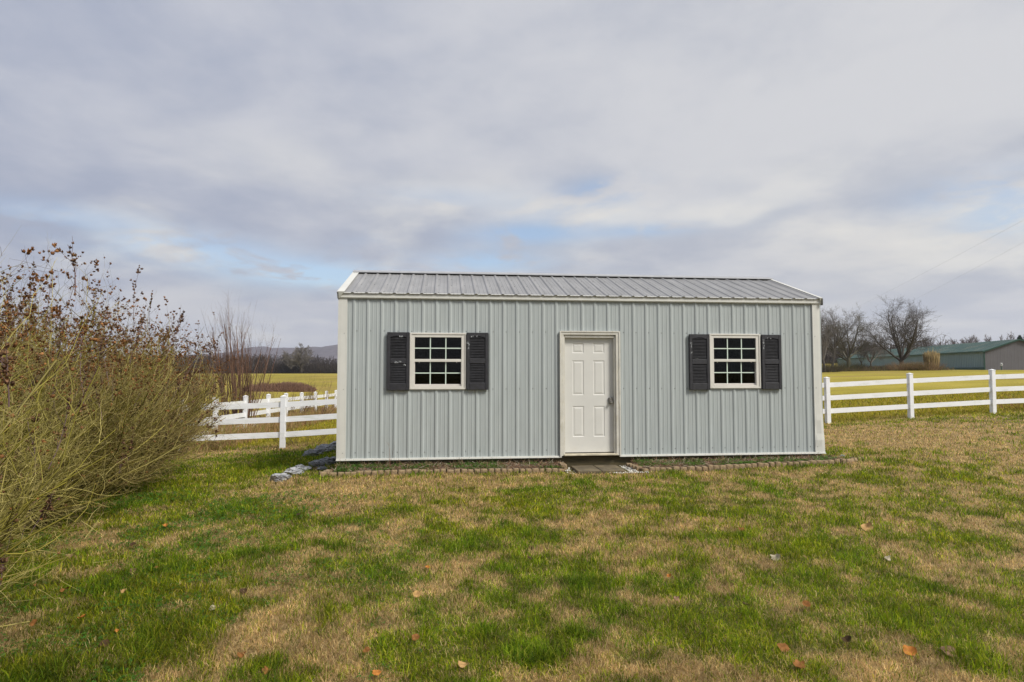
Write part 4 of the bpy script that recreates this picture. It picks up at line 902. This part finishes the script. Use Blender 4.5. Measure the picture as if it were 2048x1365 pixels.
while k < 127:
    u0 = -.3+k*.6; u1 = u0+.6
    for vs, ve in (((-.35), hw), (2*hw+.35, hw)):
        zs_, ze = ez+.06-.35*sb, pz+.06
        b.face([Lp(u0, vs, zs_), Lp(u1-.08, vs, zs_), Lp(u1-.08, ve, ze), Lp(u0, ve, ze)]); b.face([Lp(u1-.08, vs, zs_), Lp(u1-.04, vs, zs_+.05), Lp(u1-.04, ve, ze+.05), Lp(u1-.08, ve, ze)]); b.face([Lp(u1-.04, vs, zs_+.05), Lp(u1, vs, zs_), Lp(u1, ve, ze), Lp(u1-.04, ve, ze+.05)])
    k += 1
b.build('roof', M['groof'], barn)
b = MB(); w_ = .18
def slab(u0, u1, v0, v1, z0, z1): b.hexa([Lp(u0, v0, z0), Lp(u1, v0, z0), Lp(u1, v1, z0), Lp(u0, v1, z0), Lp(u0, v0, z1), Lp(u1, v0, z1), Lp(u1, v1, z1), Lp(u0, v1, z1)])
slab(-.08, .12, -.08, .12, -1, ez-.05); slab(0, Lb, -.12, -.05, -1., .50)
for v0, v1 in ((-.4, hw), (hw, 2*hw+.4)):
    z0, z1 = (ez-.4*sb, pz) if v0 < 0 else (pz, ez-.4*sb)
    b.hexa([Lp(-.36, v0, z0-.14), Lp(-.30, v0, z0-.14), Lp(-.30, v1, z1-.14), Lp(-.36, v1, z1-.14), Lp(-.36, v0, z0+.12), Lp(-.30, v0, z0+.12), Lp(-.30, v1, z1+.12), Lp(-.36, v1, z1+.12)])
slab(-.3, Lb, -.42, -.36, ez-.22, ez+.05)
b.build('trim', M['gtrim'], barn)
mt = empty('electric_meter', at(2003, 740, 113)); mt.location.z = gz1(mt.location.x, mt.location.y); tag(mt, 'grey electric meter on a post before the grey gable wall of the barn', 'electric meter')
b = MB(); b.box(-.05, .05, -.05, .05, -.2, .75); b.build('post', M['gtrim'], mt); b = MB(); b.box(-.2, .2, -.1, .12, .75, 1.3, bev=.03); b.cyl((0, -.1, 1.05), (0, -.24, 1.05), .11, .1, 12); b.build('meter_box', material('meter_grey', (.45, .46, .48), .5, .3), mt)

# ------------------------------------------------------------------ bare trees
def tree(name, lab, px, py, d, ht, seed, trunk_h, r0, limbs, limb_len, ang, twigs=(420, 2300, 6000), cA=(.13, .115, .105), cB=(.20, .18, .165), lean=0., cat='tree', grp=None, up=.05, tr=(.0105, .0075)):
    rng = np.random.default_rng(seed); w = camw((px-1024)/F*d, d); root = empty(name, (w[0], w[1], gz1(*w))); tag(root, lab, cat, grp); sc_ = ht/12.
    nb = NB(); P = grow(rng, np.array([[0, 0, -.3]]), np.array([[lean, 0, 1.]]), np.array([trunk_h+.3]), 6, .035, .03); Rr = r0*np.array([[1.5, 1.05, .95, .9, .88, .85]])
    v, f = tubes(P, Rr, 8); nb.add(v, f, np.array(cA)); top = P[0, -1]
    nb.build('trunk', M['attr'], root, smooth=True); nb = NB()
    az = rng.uniform(0, 6.28)+np.arange(limbs)*2.4+rng.normal(0, .3, limbs); el = rng.uniform(ang[0], ang[1], limbs)
    D = np.stack([np.cos(az)*np.sin(el), np.sin(az)*np.sin(el), np.cos(el)], -1); st = P[0, -1]-np.array([0, 0, 1.])*rng.uniform(0, trunk_h*.3, limbs)[:, None]
    P1 = grow(rng, st, D, limb_len*rng.uniform(.75, 1.1, limbs), 10, .09, up); R1 = r0*.52*rng.uniform(.75, 1.1, limbs)[:, None]*np.linspace(1, .28, 10)[None]
    def add(P, Rr, S): v, f = tubes(P, Rr, S); nb.add(v, f, np.repeat(np.array(cA)+(np.array(cB)-np.array(cA))*rng.uniform(0, 1, (len(P), 1)), P.shape[1]*S, 0))
    add(P1, R1, 6)
    n2, n3, n4 = twigs
    s, dd, r, _ = sprout(rng, P1, R1, n2//4, .2, 1., .35, .95); P2 = grow(rng, s, dd, rng.uniform(.22, .45, n2//4)*limb_len, 8, .12, .03); R2 = (r*.55)[:, None]*np.linspace(1, .25, 8)[None]; add(P2, R2, 4)
    s, dd, r, _ = sprout(rng, P2, R2, n2, .15, 1., .35, .95); P3 = grow(rng, s, dd, rng.uniform(.12, .28, n2)*limb_len, 6, .14, .03); R3 = np.maximum(r*.55, tr[0])[:, None]*np.linspace(1, .5, 6)[None]; add(P3, R3, 3)
    s, dd, r, _ = sprout(rng, P3, R3, n3, .15, 1., .35, 1.); P4 = grow(rng, s, dd, rng.uniform(.07, .17, n3)*limb_len, 5, .16, .02); R4 = np.full((n3, 1), tr[0])*np.linspace(1, .6, 5)[None]; add(P4, R4, 3)
    s, dd, r, _ = sprout(rng, P4, R4, n4, .2, 1., .3, 1.); P5 = grow(rng, s, dd, rng.uniform(.03, .10, n4)*limb_len, 3, .15, .01); R5 = np.full((n4, 1), tr[1])*np.linspace(1, .6, 3)[None]; add(P5, R5, 3)
    nb.build('crown', M['attr'], root)
    return root
tree('bare_tree', 'broad round-crowned leafless tree before the teal barn wall', 1804, 741, 104, 11.5, 11, 1.8, .40, 9, 8.1, (.15, 1.08), up=.035, cA=(.085, .075, .068), cB=(.13, .115, .105))
tree('bare_tree', 'leafless tree with forked trunk left of the round-crowned one', 1697, 741, 106, 9.5, 12, 2.2, .36, 7, 6.2, (.35, 1.15), cA=(.15, .14, .10), cB=(.18, .165, .145), up=.03)
tree('bare_tree', 'tall leafless tree close beside the right edge of the shed', 1663, 741, 104, 11.5, 13, 3.6, .24, 7, 5.9, (.1, .75), up=.05, cA=(.11, .10, .09), twigs=(300, 1500, 3600))
tree('bare_tree', 'dark leafless tree half hidden by the right edge of the shed', 1648, 742, 100, 8.5, 14, 2.0, .2, 6, 6.0, (.15, .9), up=.04, twigs=(220, 1100, 2600), cA=(.10, .09, .085))
tree('bare_tree', 'small dark leafless tree between the forked and the round-crowned trees', 1742, 738, 118, 7.6, 15, 1.5, .16, 7, 5.6, (.3, 1.2), twigs=(260, 1300, 3000), cA=(.10, .09, .085))
tree('young_tree', 'slender young tree before the teal wall between the two big trees', 1723, 740, 110, 5.2, 16, 1.6, .10, 6, 3.4, (.2, .8), twigs=(160, 700, 1500), cA=(.10, .085, .075))
for px, py, d, ht, wd_, sd, cA, cB, lab in ((1686, 742, 104, 1.9, 2.4, 31, (.10, .11, .05), (.17, .15, .07), 'low brown and green thicket below the forked tree'), (1716, 742, 107, 1.1, 1.5, 32, (.09, .07, .06), (.16, .12, .09), 'low dark shrub right of the forked tree'),
                                   (1828, 742, 101, 1.4, 1.3, 33, (.13, .13, .05), (.20, .17, .07), 'low green-brown shrub right of the round-crowned tree'), (1655, 743, 99, 1.6, 1.6, 34, (.08, .07, .05), (.14, .12, .08), 'low dark shrub next to the right edge of the shed'),
                                   (1803, 742, 101, 1.5, 1.6, 35, (.26, .17, .10), (.34, .24, .14), 'tan scrub around the trunk of the round-crowned tree'), (1851, 743, 100, 1.5, 1.9, 36, (.24, .15, .09), (.34, .24, .13), 'russet scrub at the foot of the tall ornamental grass')):
    bare('thicket', lab, 'shrub', px, d, ht, 260, sd, 1.1, .012, [(1600, .3, .8, .2, .9, .8, 5, .15, .02, .15)], cA=cA, cB=cB, base_r=wd_)
rng = np.random.default_rng(9); nb = NB(); w = camw((1863-1024)/F*102, 102); n = 1500; a = rng.uniform(0, 6.28, n); q = np.sqrt(rng.uniform(0, 1, n)); P0 = np.stack([np.cos(a)*q*1.05, np.sin(a)*q*.7, np.zeros(n)], -1)
P = grow(rng, P0, np.stack([np.cos(a)*q*.12, np.sin(a)*q*.1, np.ones(n)], -1), (1.2+1.9*rng.uniform(0, 1, n)**.6)*(1.05-.15*q**2)*(.8+.4*fbm(np.cos(a)*q*6, np.sin(a)*q, 3))*np.where(rng.random(n) < .04, 1.2, 1), 6, .02, 0); v, f = tubes(P, np.linspace(.012, .014, 6)[None]*np.ones((n, 1)), 3); nb.add(v, f, np.repeat(np.array([.46, .35, .18])*rng.uniform(.4, 1.25, (n, 1)), 18, 0))
o = nb.build('pampas_grass', M['attr']); o.location = (w[0], w[1], gz1(*w)); tag(o, 'tall tan clump of dry ornamental grass before the barn wall', 'ornamental grass')
# low weedy strip along the barn foot
rng = np.random.default_rng(10); nb = NB(); n = 16000; lat = rng.uniform(51, 72, n); d = rng.uniform(104, 112, n)+rng.normal(0, 2, n); xy = np.array([CAM[0]+lat*_c-d*_s, CAM[1]+lat*_s+d*_c]).T; P0 = np.stack([xy[:, 0], xy[:, 1], gz(xy[:, 0], xy[:, 1])], -1)
P = grow(rng, P0, np.stack([rng.normal(0, .4, n), rng.normal(0, .4, n), np.ones(n)], -1), rng.uniform(.2, 1.1, n)*(.2+1.2*fbm(lat*.5, d*.1, 5)), 3, .15, 0); v, f = tubes(P, np.linspace(.02, .012, 3)[None]*np.ones((n, 1)), 3)
nb.add(v, f, np.repeat(np.array([[.13, .09, .07], [.22, .16, .09], [.10, .11, .05]])[rng.integers(0, 3, n)]*rng.uniform(.7, 1.2, (n, 1)), 9, 0)); tag(nb.build('undergrowth', M['attr']), 'dark scrubby undergrowth along the foot of the teal barn wall', 'undergrowth', kind='stuff')
# far woods
def woods(name, lab, lat0, lat1, d0, d1, n, h0, h1, seed, cA, cB, per=230, tw=.10, under=True):
    rng = np.random.default_rng(seed); nb = NB(); lat = rng.uniform(lat0, lat1, n); d = rng.uniform(d0, d1, n); X_ = CAM[0]+lat*_c-d*_s; Y_ = CAM[1]+lat*_s+d*_c; Z_ = gz(X_, Y_); H = rng.uniform(h0, h1, n)*(.75+.5*fbm(lat*.05, d*.02, seed))
    S0 = np.stack([X_, Y_, Z_-.5], -1); P = grow(rng, S0, np.tile([0, 0, 1.], (n, 1))+rng.normal(0, .04, (n, 3)), H*.97, 6, .03, .02); R0 = (H*.013)[:, None]*np.linspace(1, .2, 6)[None]
    tone = rng.uniform(0, 1, (n, 1)); C = (np.array(cA)*(1-tone)+np.array(cB)*tone)*rng.uniform(.75, 1.2, (n, 1))
    v, f = tubes(P, R0, 4); nb.add(v, f, np.repeat(C, 24, 0))
    m = n*16; s, dd, r, pi = sprout(rng, P, R0, m, .25, .98, .25, .95); P2 = grow(rng, s, dd, rng.uniform(.14, .34, m)*H[pi], 5, .1, .08); R2 = (r*.4+tw*.25)[:, None]*np.linspace(1, .4, 5)[None]; v, f = tubes(P2, R2, 3); nb.add(v, f, np.repeat(C[pi], 15, 0))
    m2 = n*per; s, dd, r, p2 = sprout(rng, P2, R2, m2, .2, 1., .3, 1.1); pj = pi[p2]; P3 = grow(rng, s, dd, rng.uniform(.04, .11, m2)*H[pj], 3, .15, .06); v, f = tubes(P3, np.full((m2, 1), tw*.42)*np.linspace(1, .5, 3)[None], 3); nb.add(v, f, np.repeat(C[pj], 9, 0))
    if under:
        m = n*60; lat = rng.uniform(lat0, lat1, m); d = d0+rng.uniform(-2, 12, m); X_ = CAM[0]+lat*_c-d*_s; Y_ = CAM[1]+lat*_s+d*_c; P = grow(rng, np.stack([X_, Y_, gz(X_, Y_)-.3], -1), np.stack([rng.normal(0, .4, m), rng.normal(0, .4, m), np.ones(m)], -1), rng.uniform(2, 7., m), 3, .1, 0)
        v, f = tubes(P, np.linspace(.10, .05, 3)[None]*np.ones((m, 1)), 3); nb.add(v, f, np.repeat(np.array([.065, .055, .05])*rng.uniform(.6, 1.4, (m, 1)), 9, 0))
    return tag(nb.build(name, M['far']), lab, 'woodland', kind='stuff')
woods('woodland', 'grey leafless woodland along the far edge of the field on the left', -225, -85, 350, 390, 400, 7.4, 10.2, 71, (.065, .056, .055), (.11, .095, .09))
woods('barn_woodland', 'leafless woodland rising behind the green roof of the barn', 105, 310, 235, 275, 150, 6.2, 8.8, 72, (.12, .10, .10), (.17, .14, .13), per=200)
woods('hedgerow_woodland', 'dark leafless woodland in the distance behind the bare trees', 120, 200, 262, 300, 70, 7, 10, 73, (.08, .075, .07), (.12, .11, .10), per=150)
tree('field_tree', 'pale rounded leafless tree standing above the far woodland on the left', 605, 745, 349, 13.3, 17, 2, .34, 9, 10.5, (.2, 1.0), twigs=(420, 2600, 6000), cA=(.16, .145, .13), cB=(.19, .17, .15), tr=(.055, .04))
# evergreen at the right edge behind the barn
rng = np.random.default_rng(3); w = camw((2041-1024)/F*230, 230); ev = empty('evergreen_tree', (w[0], w[1], gz1(*w))); tag(ev, 'dark green evergreen top showing over the grey gable at the right edge', 'tree')
zt_ = 1.457+(744-672)/F*230-gz1(*w); b = MB(); b.cyl((0, 0, -.3), (0, 0, zt_*.9), .3, .05, 8); b.build('trunk', M['attr'], ev)
n = 9000; t_ = rng.uniform(.15, 1, n); rr = (1-t_**1.8)*3.2*np.sqrt(rng.uniform(.1, 1, n)); a = rng.uniform(0, 6.28, n); C = np.stack([np.cos(a)*rr, np.sin(a)*rr, t_*zt_], -1)+rng.normal(0, .15, (n, 3)); U = unit(rng.normal(0, 1, (n, 3)))*.22; W = unit(rng.normal(0, 1, (n, 3)))*.14
nb = NB(); nb.add(np.stack([C-U, C+W, C+U], 1).reshape(-1, 3), np.arange(3*n).reshape(n, 3), np.repeat(np.array([.035, .06, .04])*rng.uniform(.6, 1.5, (n, 1)), 3, 0)); nb.build('crown', M['attr'], ev)
# power lines
def wire(a, c, sag, lab):
    a = np.array(a); c = np.array(c); n = 26; t_ = np.linspace(0, 1, n)[:, None]; P = a*(1-t_)+c*t_; P[:, 2] -= (4*sag*t_*(1-t_))[:, 0]
    v, f = tubes(P[None], np.full((1, n), .0065), 4); return tag(npmesh('power_line', v, f, M['wire']), lab, 'power line')
wire(at(1640, 650, 150), at(2230, 342, 42), .35, 'upper overhead wire crossing the sky at the right')
wire(at(1760, 632, 150), at(2230, 385, 44), .35, 'lower overhead wire crossing the sky at the right')

# ------------------------------------------------------------------ fallen leaves
def leaf_mesh(seed, lobed):
    rr = random.Random(seed); n = 22; V = [(0, 0, .004)]; 
    for i in range(n):
        a = 2*math.pi*i/n; r = 1.
        if lobed: r = .62+.38*abs(math.cos(2.5*a))**.8
        else: r = .85+.12*math.cos(a)-.1*math.cos(2*a)
        r *= rr.uniform(.9, 1.08); V.append((r*math.cos(a), r*.78*math.sin(a), 0))
    ring2 = [(x*.55, y*.55, z) for x, y, z in V[1:]]
    V += ring2; cu = rr.uniform(.6, 1.5); cv = rr.uniform(-.4, .8)
    V = [(x*(1-.12*cu*x*x), y*(1-.1*cu), cu*x*x*.5+cv*y*y+.08*math.sin(5*x+3*y+seed)) for x, y, z in V]
    Fs = []
    for i in range(n): j = (i+1) % n; Fs.append((0, n+1+i, n+1+j)); Fs.append((n+1+i, 1+i, 1+j, n+1+j))
    me = bpy.data.meshes.new('fallen_leaf'); me.from_pydata(V, [], Fs); me.polygons.foreach_set('use_smooth', [True]*len(Fs)); return me
LC = {'orange': (.50, .20, .045), 'tan': (.50, .31, .13), 'rust': (.26, .115, .035), 'dark': (.075, .045, .022), 'brown': (.26, .16, .10), 'pale': (.48, .42, .30)}
LM = {k: material('leaf_'+k, v, .6, noise_s=1.6, noise_amt=.4, transl=.12, spec=.12) for k, v in LC.items()}
leaves = [(330, 1059, 'orange', .05, 1, 'on green grass right of the hedge'), (266, 1097, 'dark', .06, 0, 'on green grass beside the hedge branches'), (265, 1151, 'brown', .05, 0, 'flat on green grass midway up the left side'), (314, 1145, 'rust', .03, 1, 'right of the flat brown leaf on the left'),
    (225, 1170, 'dark', .05, 0, 'on clover at the lower left'), (128, 1191, 'rust', .06, 0, 'on clover below the nearest shrub'), (248, 1193, 'tan', .05, 0, 'on clover right of the rust leaf'), (142, 1121, 'brown', .06, 1, 'under the hedge branches'),
    (164, 1247, 'orange', .055, 1, 'on clover in the lower left corner area'), (67, 1259, 'rust', .06, 0, 'near the bottom left edge of the lawn'), (207, 1302, 'dark', .06, 0, 'on dark grass at the bottom left'), (482, 1322, 'rust', .06, 0, 'on green grass at the bottom left centre'),
    (535, 1357, 'rust', .06, 1, 'cut close to the bottom edge, left of centre'), (485, 1194, 'dark', .055, 0, 'between green grass and a tan patch left of centre'), (424, 1228, 'pale', .05, 0, 'on green grass left of the big tan patch'), (598, 1036, 'dark', .06, 1, 'on grass below the rock row'),
    (234, 1274, 'orange', .03, 1, 'small, on clover at the bottom left'), (854, 1145, 'orange', .045, 0, 'on a tan patch in the middle of the lawn'), (832, 1202, 'tan', .07, 0, 'large, on green grass below the middle tan patch'), (830, 1288, 'rust', .06, 0, 'on a tan patch near the bottom centre'),
    (924, 1345, 'tan', .06, 1, 'upright at the bottom centre'), (753, 1360, 'orange', .05, 1, 'at the bottom edge left of centre'), (1338, 1162, 'orange', .04, 0, 'on green grass right of centre'), (1351, 1210, 'brown', .055, 1, 'crumpled, on green grass below the door'),
    (1059, 1126, 'dark', .04, 0, 'on green grass straight below the wall left of the door'), (732, 1316, 'rust', .05, 0, 'on the tan patch at the bottom left centre'), (1484, 1069, 'rust', .07, 1, 'standing on tan grass right of centre'), (1732, 1065, 'tan', .12, 0, 'large and curled, far out on the right of the lawn'),
    (1552, 1124, 'pale', .08, 1, 'curled, on tan grass right of centre'), (1775, 1127, 'pale', .06, 1, 'on green grass on the right of the lawn'), (1492, 1221, 'dark', .05, 0, 'on green grass right of the door line'), (1612, 1221, 'rust', .065, 0, 'on green grass in the right half of the lawn'),
    (1565, 1308, 'rust', .075, 0, 'folded, near the bottom on the right'), (1598, 1347, 'rust', .075, 1, 'at the bottom edge on the right'), (1815, 1316, 'orange', .085, 0, 'domed, in the bottom right corner'), (1895, 1317, 'brown', .095, 0, 'broad, in the bottom right corner beside the domed one'),
    (1693, 1293, 'dark', .065, 0, 'next to a tan patch at the lower right'), (1723, 1111, 'dark', .04, 0, 'on green grass below the large curled leaf')]
for i, (px, py, c, s_, lb, where) in enumerate(leaves):
    p = ground_at(px, py); me = leaf_mesh(i, lb); me.materials.append(LM[c]); o = link(bpy.data.objects.new('fallen_leaf', me)); r = s_*.75*(.9 if py < 1200 else .8)
    o.scale = (r, r, r); o.location = (p[0], p[1], gz1(p[0], p[1])+.040); o.rotation_euler = (random.uniform(.15, .7), random.uniform(-.35, .35), random.uniform(-.6, .9))
    nm = {'rust': 'rust red', 'dark': 'dark brown', 'pale': 'pale straw', 'tan': 'tan', 'orange': 'orange', 'brown': 'brown'}[c]
    tag(o, nm+' fallen leaf '+where, 'leaf', 'dry leaves on the lawn')

# ------------------------------------------------------------------ grass blades
def grass(n, dmin, dmax, seed):
    rng = np.random.default_rng(seed); d = dmin*(dmax/dmin)**rng.uniform(0, 1, n); th = rng.uniform(-R(56), R(52), n)
    lat = d*np.tan(th)*.98; x = CAM[0]+lat*_c-d*_s; y = CAM[1]+lat*_s+d*_c
    ok = ~((x > -.05) & (x < 3.78) & (y > -.43) & (y < 3.5)) & ~((x > 3.7) & (x < 4.95) & (y > -.66) & (y < 3.5)) & ~((x > 4.9) & (x < 8.66) & (y > -.62) & (y < 3.5))
    hw_ = (np.abs(x-4.3) < 4.4) & (y > 0) & (y < 12); ok &= ~hw_
    x, y, d = x[ok], y[ok], d[ok]; n = len(x); tn = tanness(x, y); fd = fieldness(x, y)
    tuft = fbm(x*5, y*5, 21, 3); big = fbm(x*.8+9, y*.8, 22, 3)
    isT = rng.random(n) < tn; lush = np.clip((fbm(x*2.6+3, y*2.6, 67, 4)-.56)*7, 0, 1)
    hN = np.where(isT, rng.uniform(.020, .055, n), rng.uniform(.024, .070, n)*(.3+1.4*tuft)*(.6+.8*big)); hF = rng.uniform(.05, .12, n)
    hN = hN*np.where(isT, 1., 1+.5*lush); h = hN*(1-fd)+hF*fd; h *= 1+.018*d
    wd_ = np.where(isT, .0015, .0021)*np.maximum(1, d/4.2)*rng.uniform(.7, 1.35, n)
    az = rng.uniform(0, 2*math.pi, n); ln = np.where(isT, rng.uniform(.5, 1.5, n), rng.uniform(.3, 1.4, n)); az2 = az+rng.normal(0, np.where(isT, 1.1, .5), n)
    gzv = gz(x, y)
    nm_ = np.exp(-((np.hypot(x-3, y+2)/30)**4)); gzv = gzv+nm_*(.05*(fbm(x*.8, y*.8, 77)-.5)+.02*(fbm(x*4, y*4, 78)-.5))
    B = np.stack([x, y, gzv-.003+np.where(isT, rng.uniform(0, .012, n), 0)], -1); D1 = np.stack([np.cos(az)*np.sin(ln*.5), np.sin(az)*np.sin(ln*.5), np.cos(ln*.5)], -1); l2 = np.minimum(ln*1.35, 1.75); D2 = np.stack([np.cos(az2)*np.sin(l2), np.sin(az2)*np.sin(l2), np.cos(l2)], -1)
    fa = az+math.pi/2+rng.normal(0, .55, n); W = np.stack([np.cos(fa), np.sin(fa), np.zeros(n)], -1)*wd_[:, None]
    Mi = B+D1*(h*.5)[:, None]; Tp = Mi+D2*(h*.55)[:, None]
    V = np.stack([B-W, B+W, Mi-W*.8, Mi+W*.8, Tp], 1).reshape(-1, 3); k = np.arange(n)[:, None]*5
    q = k+np.array([[0, 1, 3, 2]]); t3 = k+np.array([[2, 3, 4]])
    g = np.array([[.20, .27, .008], [.30, .34, .010], [.11, .18, .010], [.44, .40, .04]])[rng.choice(4, n, p=(.4, .28, .2, .12))]
    g = g*(1+.25*(fbm(x*.5, y*.5, 61)-.5)[:, None]*np.array([[2, .6, 0]]))
    tt = np.array([[.60, .43, .19], [.68, .52, .26], [.42, .27, .11], [.58, .39, .20]])[rng.choice(4, n, p=(.4, .25, .2, .15))]
    gl = np.array([[.42, .36, .03], [.28, .31, .03], [.50, .39, .085]])[rng.choice(3, n, p=(.5, .25, .25))]
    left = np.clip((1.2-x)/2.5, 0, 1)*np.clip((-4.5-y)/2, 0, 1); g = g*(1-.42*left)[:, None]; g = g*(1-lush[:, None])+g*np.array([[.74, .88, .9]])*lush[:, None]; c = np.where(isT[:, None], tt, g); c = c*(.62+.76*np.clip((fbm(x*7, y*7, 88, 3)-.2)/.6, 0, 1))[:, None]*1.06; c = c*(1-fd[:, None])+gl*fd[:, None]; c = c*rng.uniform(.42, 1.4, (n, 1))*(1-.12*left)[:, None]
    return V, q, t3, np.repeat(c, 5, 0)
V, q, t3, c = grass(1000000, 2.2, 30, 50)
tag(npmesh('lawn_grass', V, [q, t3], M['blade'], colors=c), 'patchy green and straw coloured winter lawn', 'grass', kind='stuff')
# clover and broadleaf patches at the lower left
rng = np.random.default_rng(8); n = 60000; d = 2.6*(9/2.6)**rng.uniform(0, 1, n); px = rng.uniform(-150, 1100, n); lat = (px-1024)/F*d; x = CAM[0]+lat*_c-d*_s; y = CAM[1]+lat*_s+d*_c
pr_ = np.clip((fbm(x*1.3, y*1.3, 91)-.46)*6, 0, 1)*np.clip((900-px)/500, .0, 1); ok = rng.random(n) < pr_; x, y, d = x[ok], y[ok], d[ok]; n = len(x)
z = gz(x, y)+.018+rng.uniform(0, .022, n); s_ = rng.uniform(.005, .010, n)*np.maximum(1, d/5); a = rng.uniform(0, 6.28, n); V = []
C0 = np.stack([x, y, z], -1); tl = rng.normal(0, .35, (n, 2))
for k in range(3):
    ak = a+k*2.094; U = np.stack([np.cos(ak), np.sin(ak), tl[:, 0]*np.cos(ak)+tl[:, 1]*np.sin(ak)], -1); W = np.stack([-np.sin(ak), np.cos(ak), -tl[:, 0]*np.sin(ak)+tl[:, 1]*np.cos(ak)], -1); sk = s_[:, None]
    V.append(np.stack([C0, C0+U*sk*.9-W*sk*.6, C0+U*sk*1.5, C0+U*sk*.9+W*sk*.6], 1))
V = np.concatenate(V).reshape(-1, 3); f = np.arange(len(V)).reshape(-1, 4); c = np.tile(np.array([.075, .185, .022])*rng.uniform(.6, 1.4, (n, 1)), (3, 1)); c = np.repeat(c, 4, 0)
tag(npmesh('clover', V, f, M['blade'], colors=c), 'bright green clover growing among the lawn grass', 'clover', kind='stuff')

# ------------------------------------------------------------------ haze over the whole place
hz = MB(); hz.box(-5200, 5200, -900, 5200, -14, 320); ho = hz.build('haze', [])
mh = bpy.data.materials.new('haze_air'); mh.use_nodes = True; t = mh.node_tree; t.nodes.clear(); pv = t.nodes.new('ShaderNodeVolumePrincipled'); pv.inputs['Color'].default_value = (.80, .86, 1, 1); pv.inputs['Density'].default_value = .00014; pv.inputs['Anisotropy'].default_value = .2
om = t.nodes.new('ShaderNodeOutputMaterial'); t.links.new(pv.outputs[0], om.inputs['Volume']); ho.data.materials.append(mh); tag(ho, 'thin bluish haze in the distance', 'haze', kind='stuff')
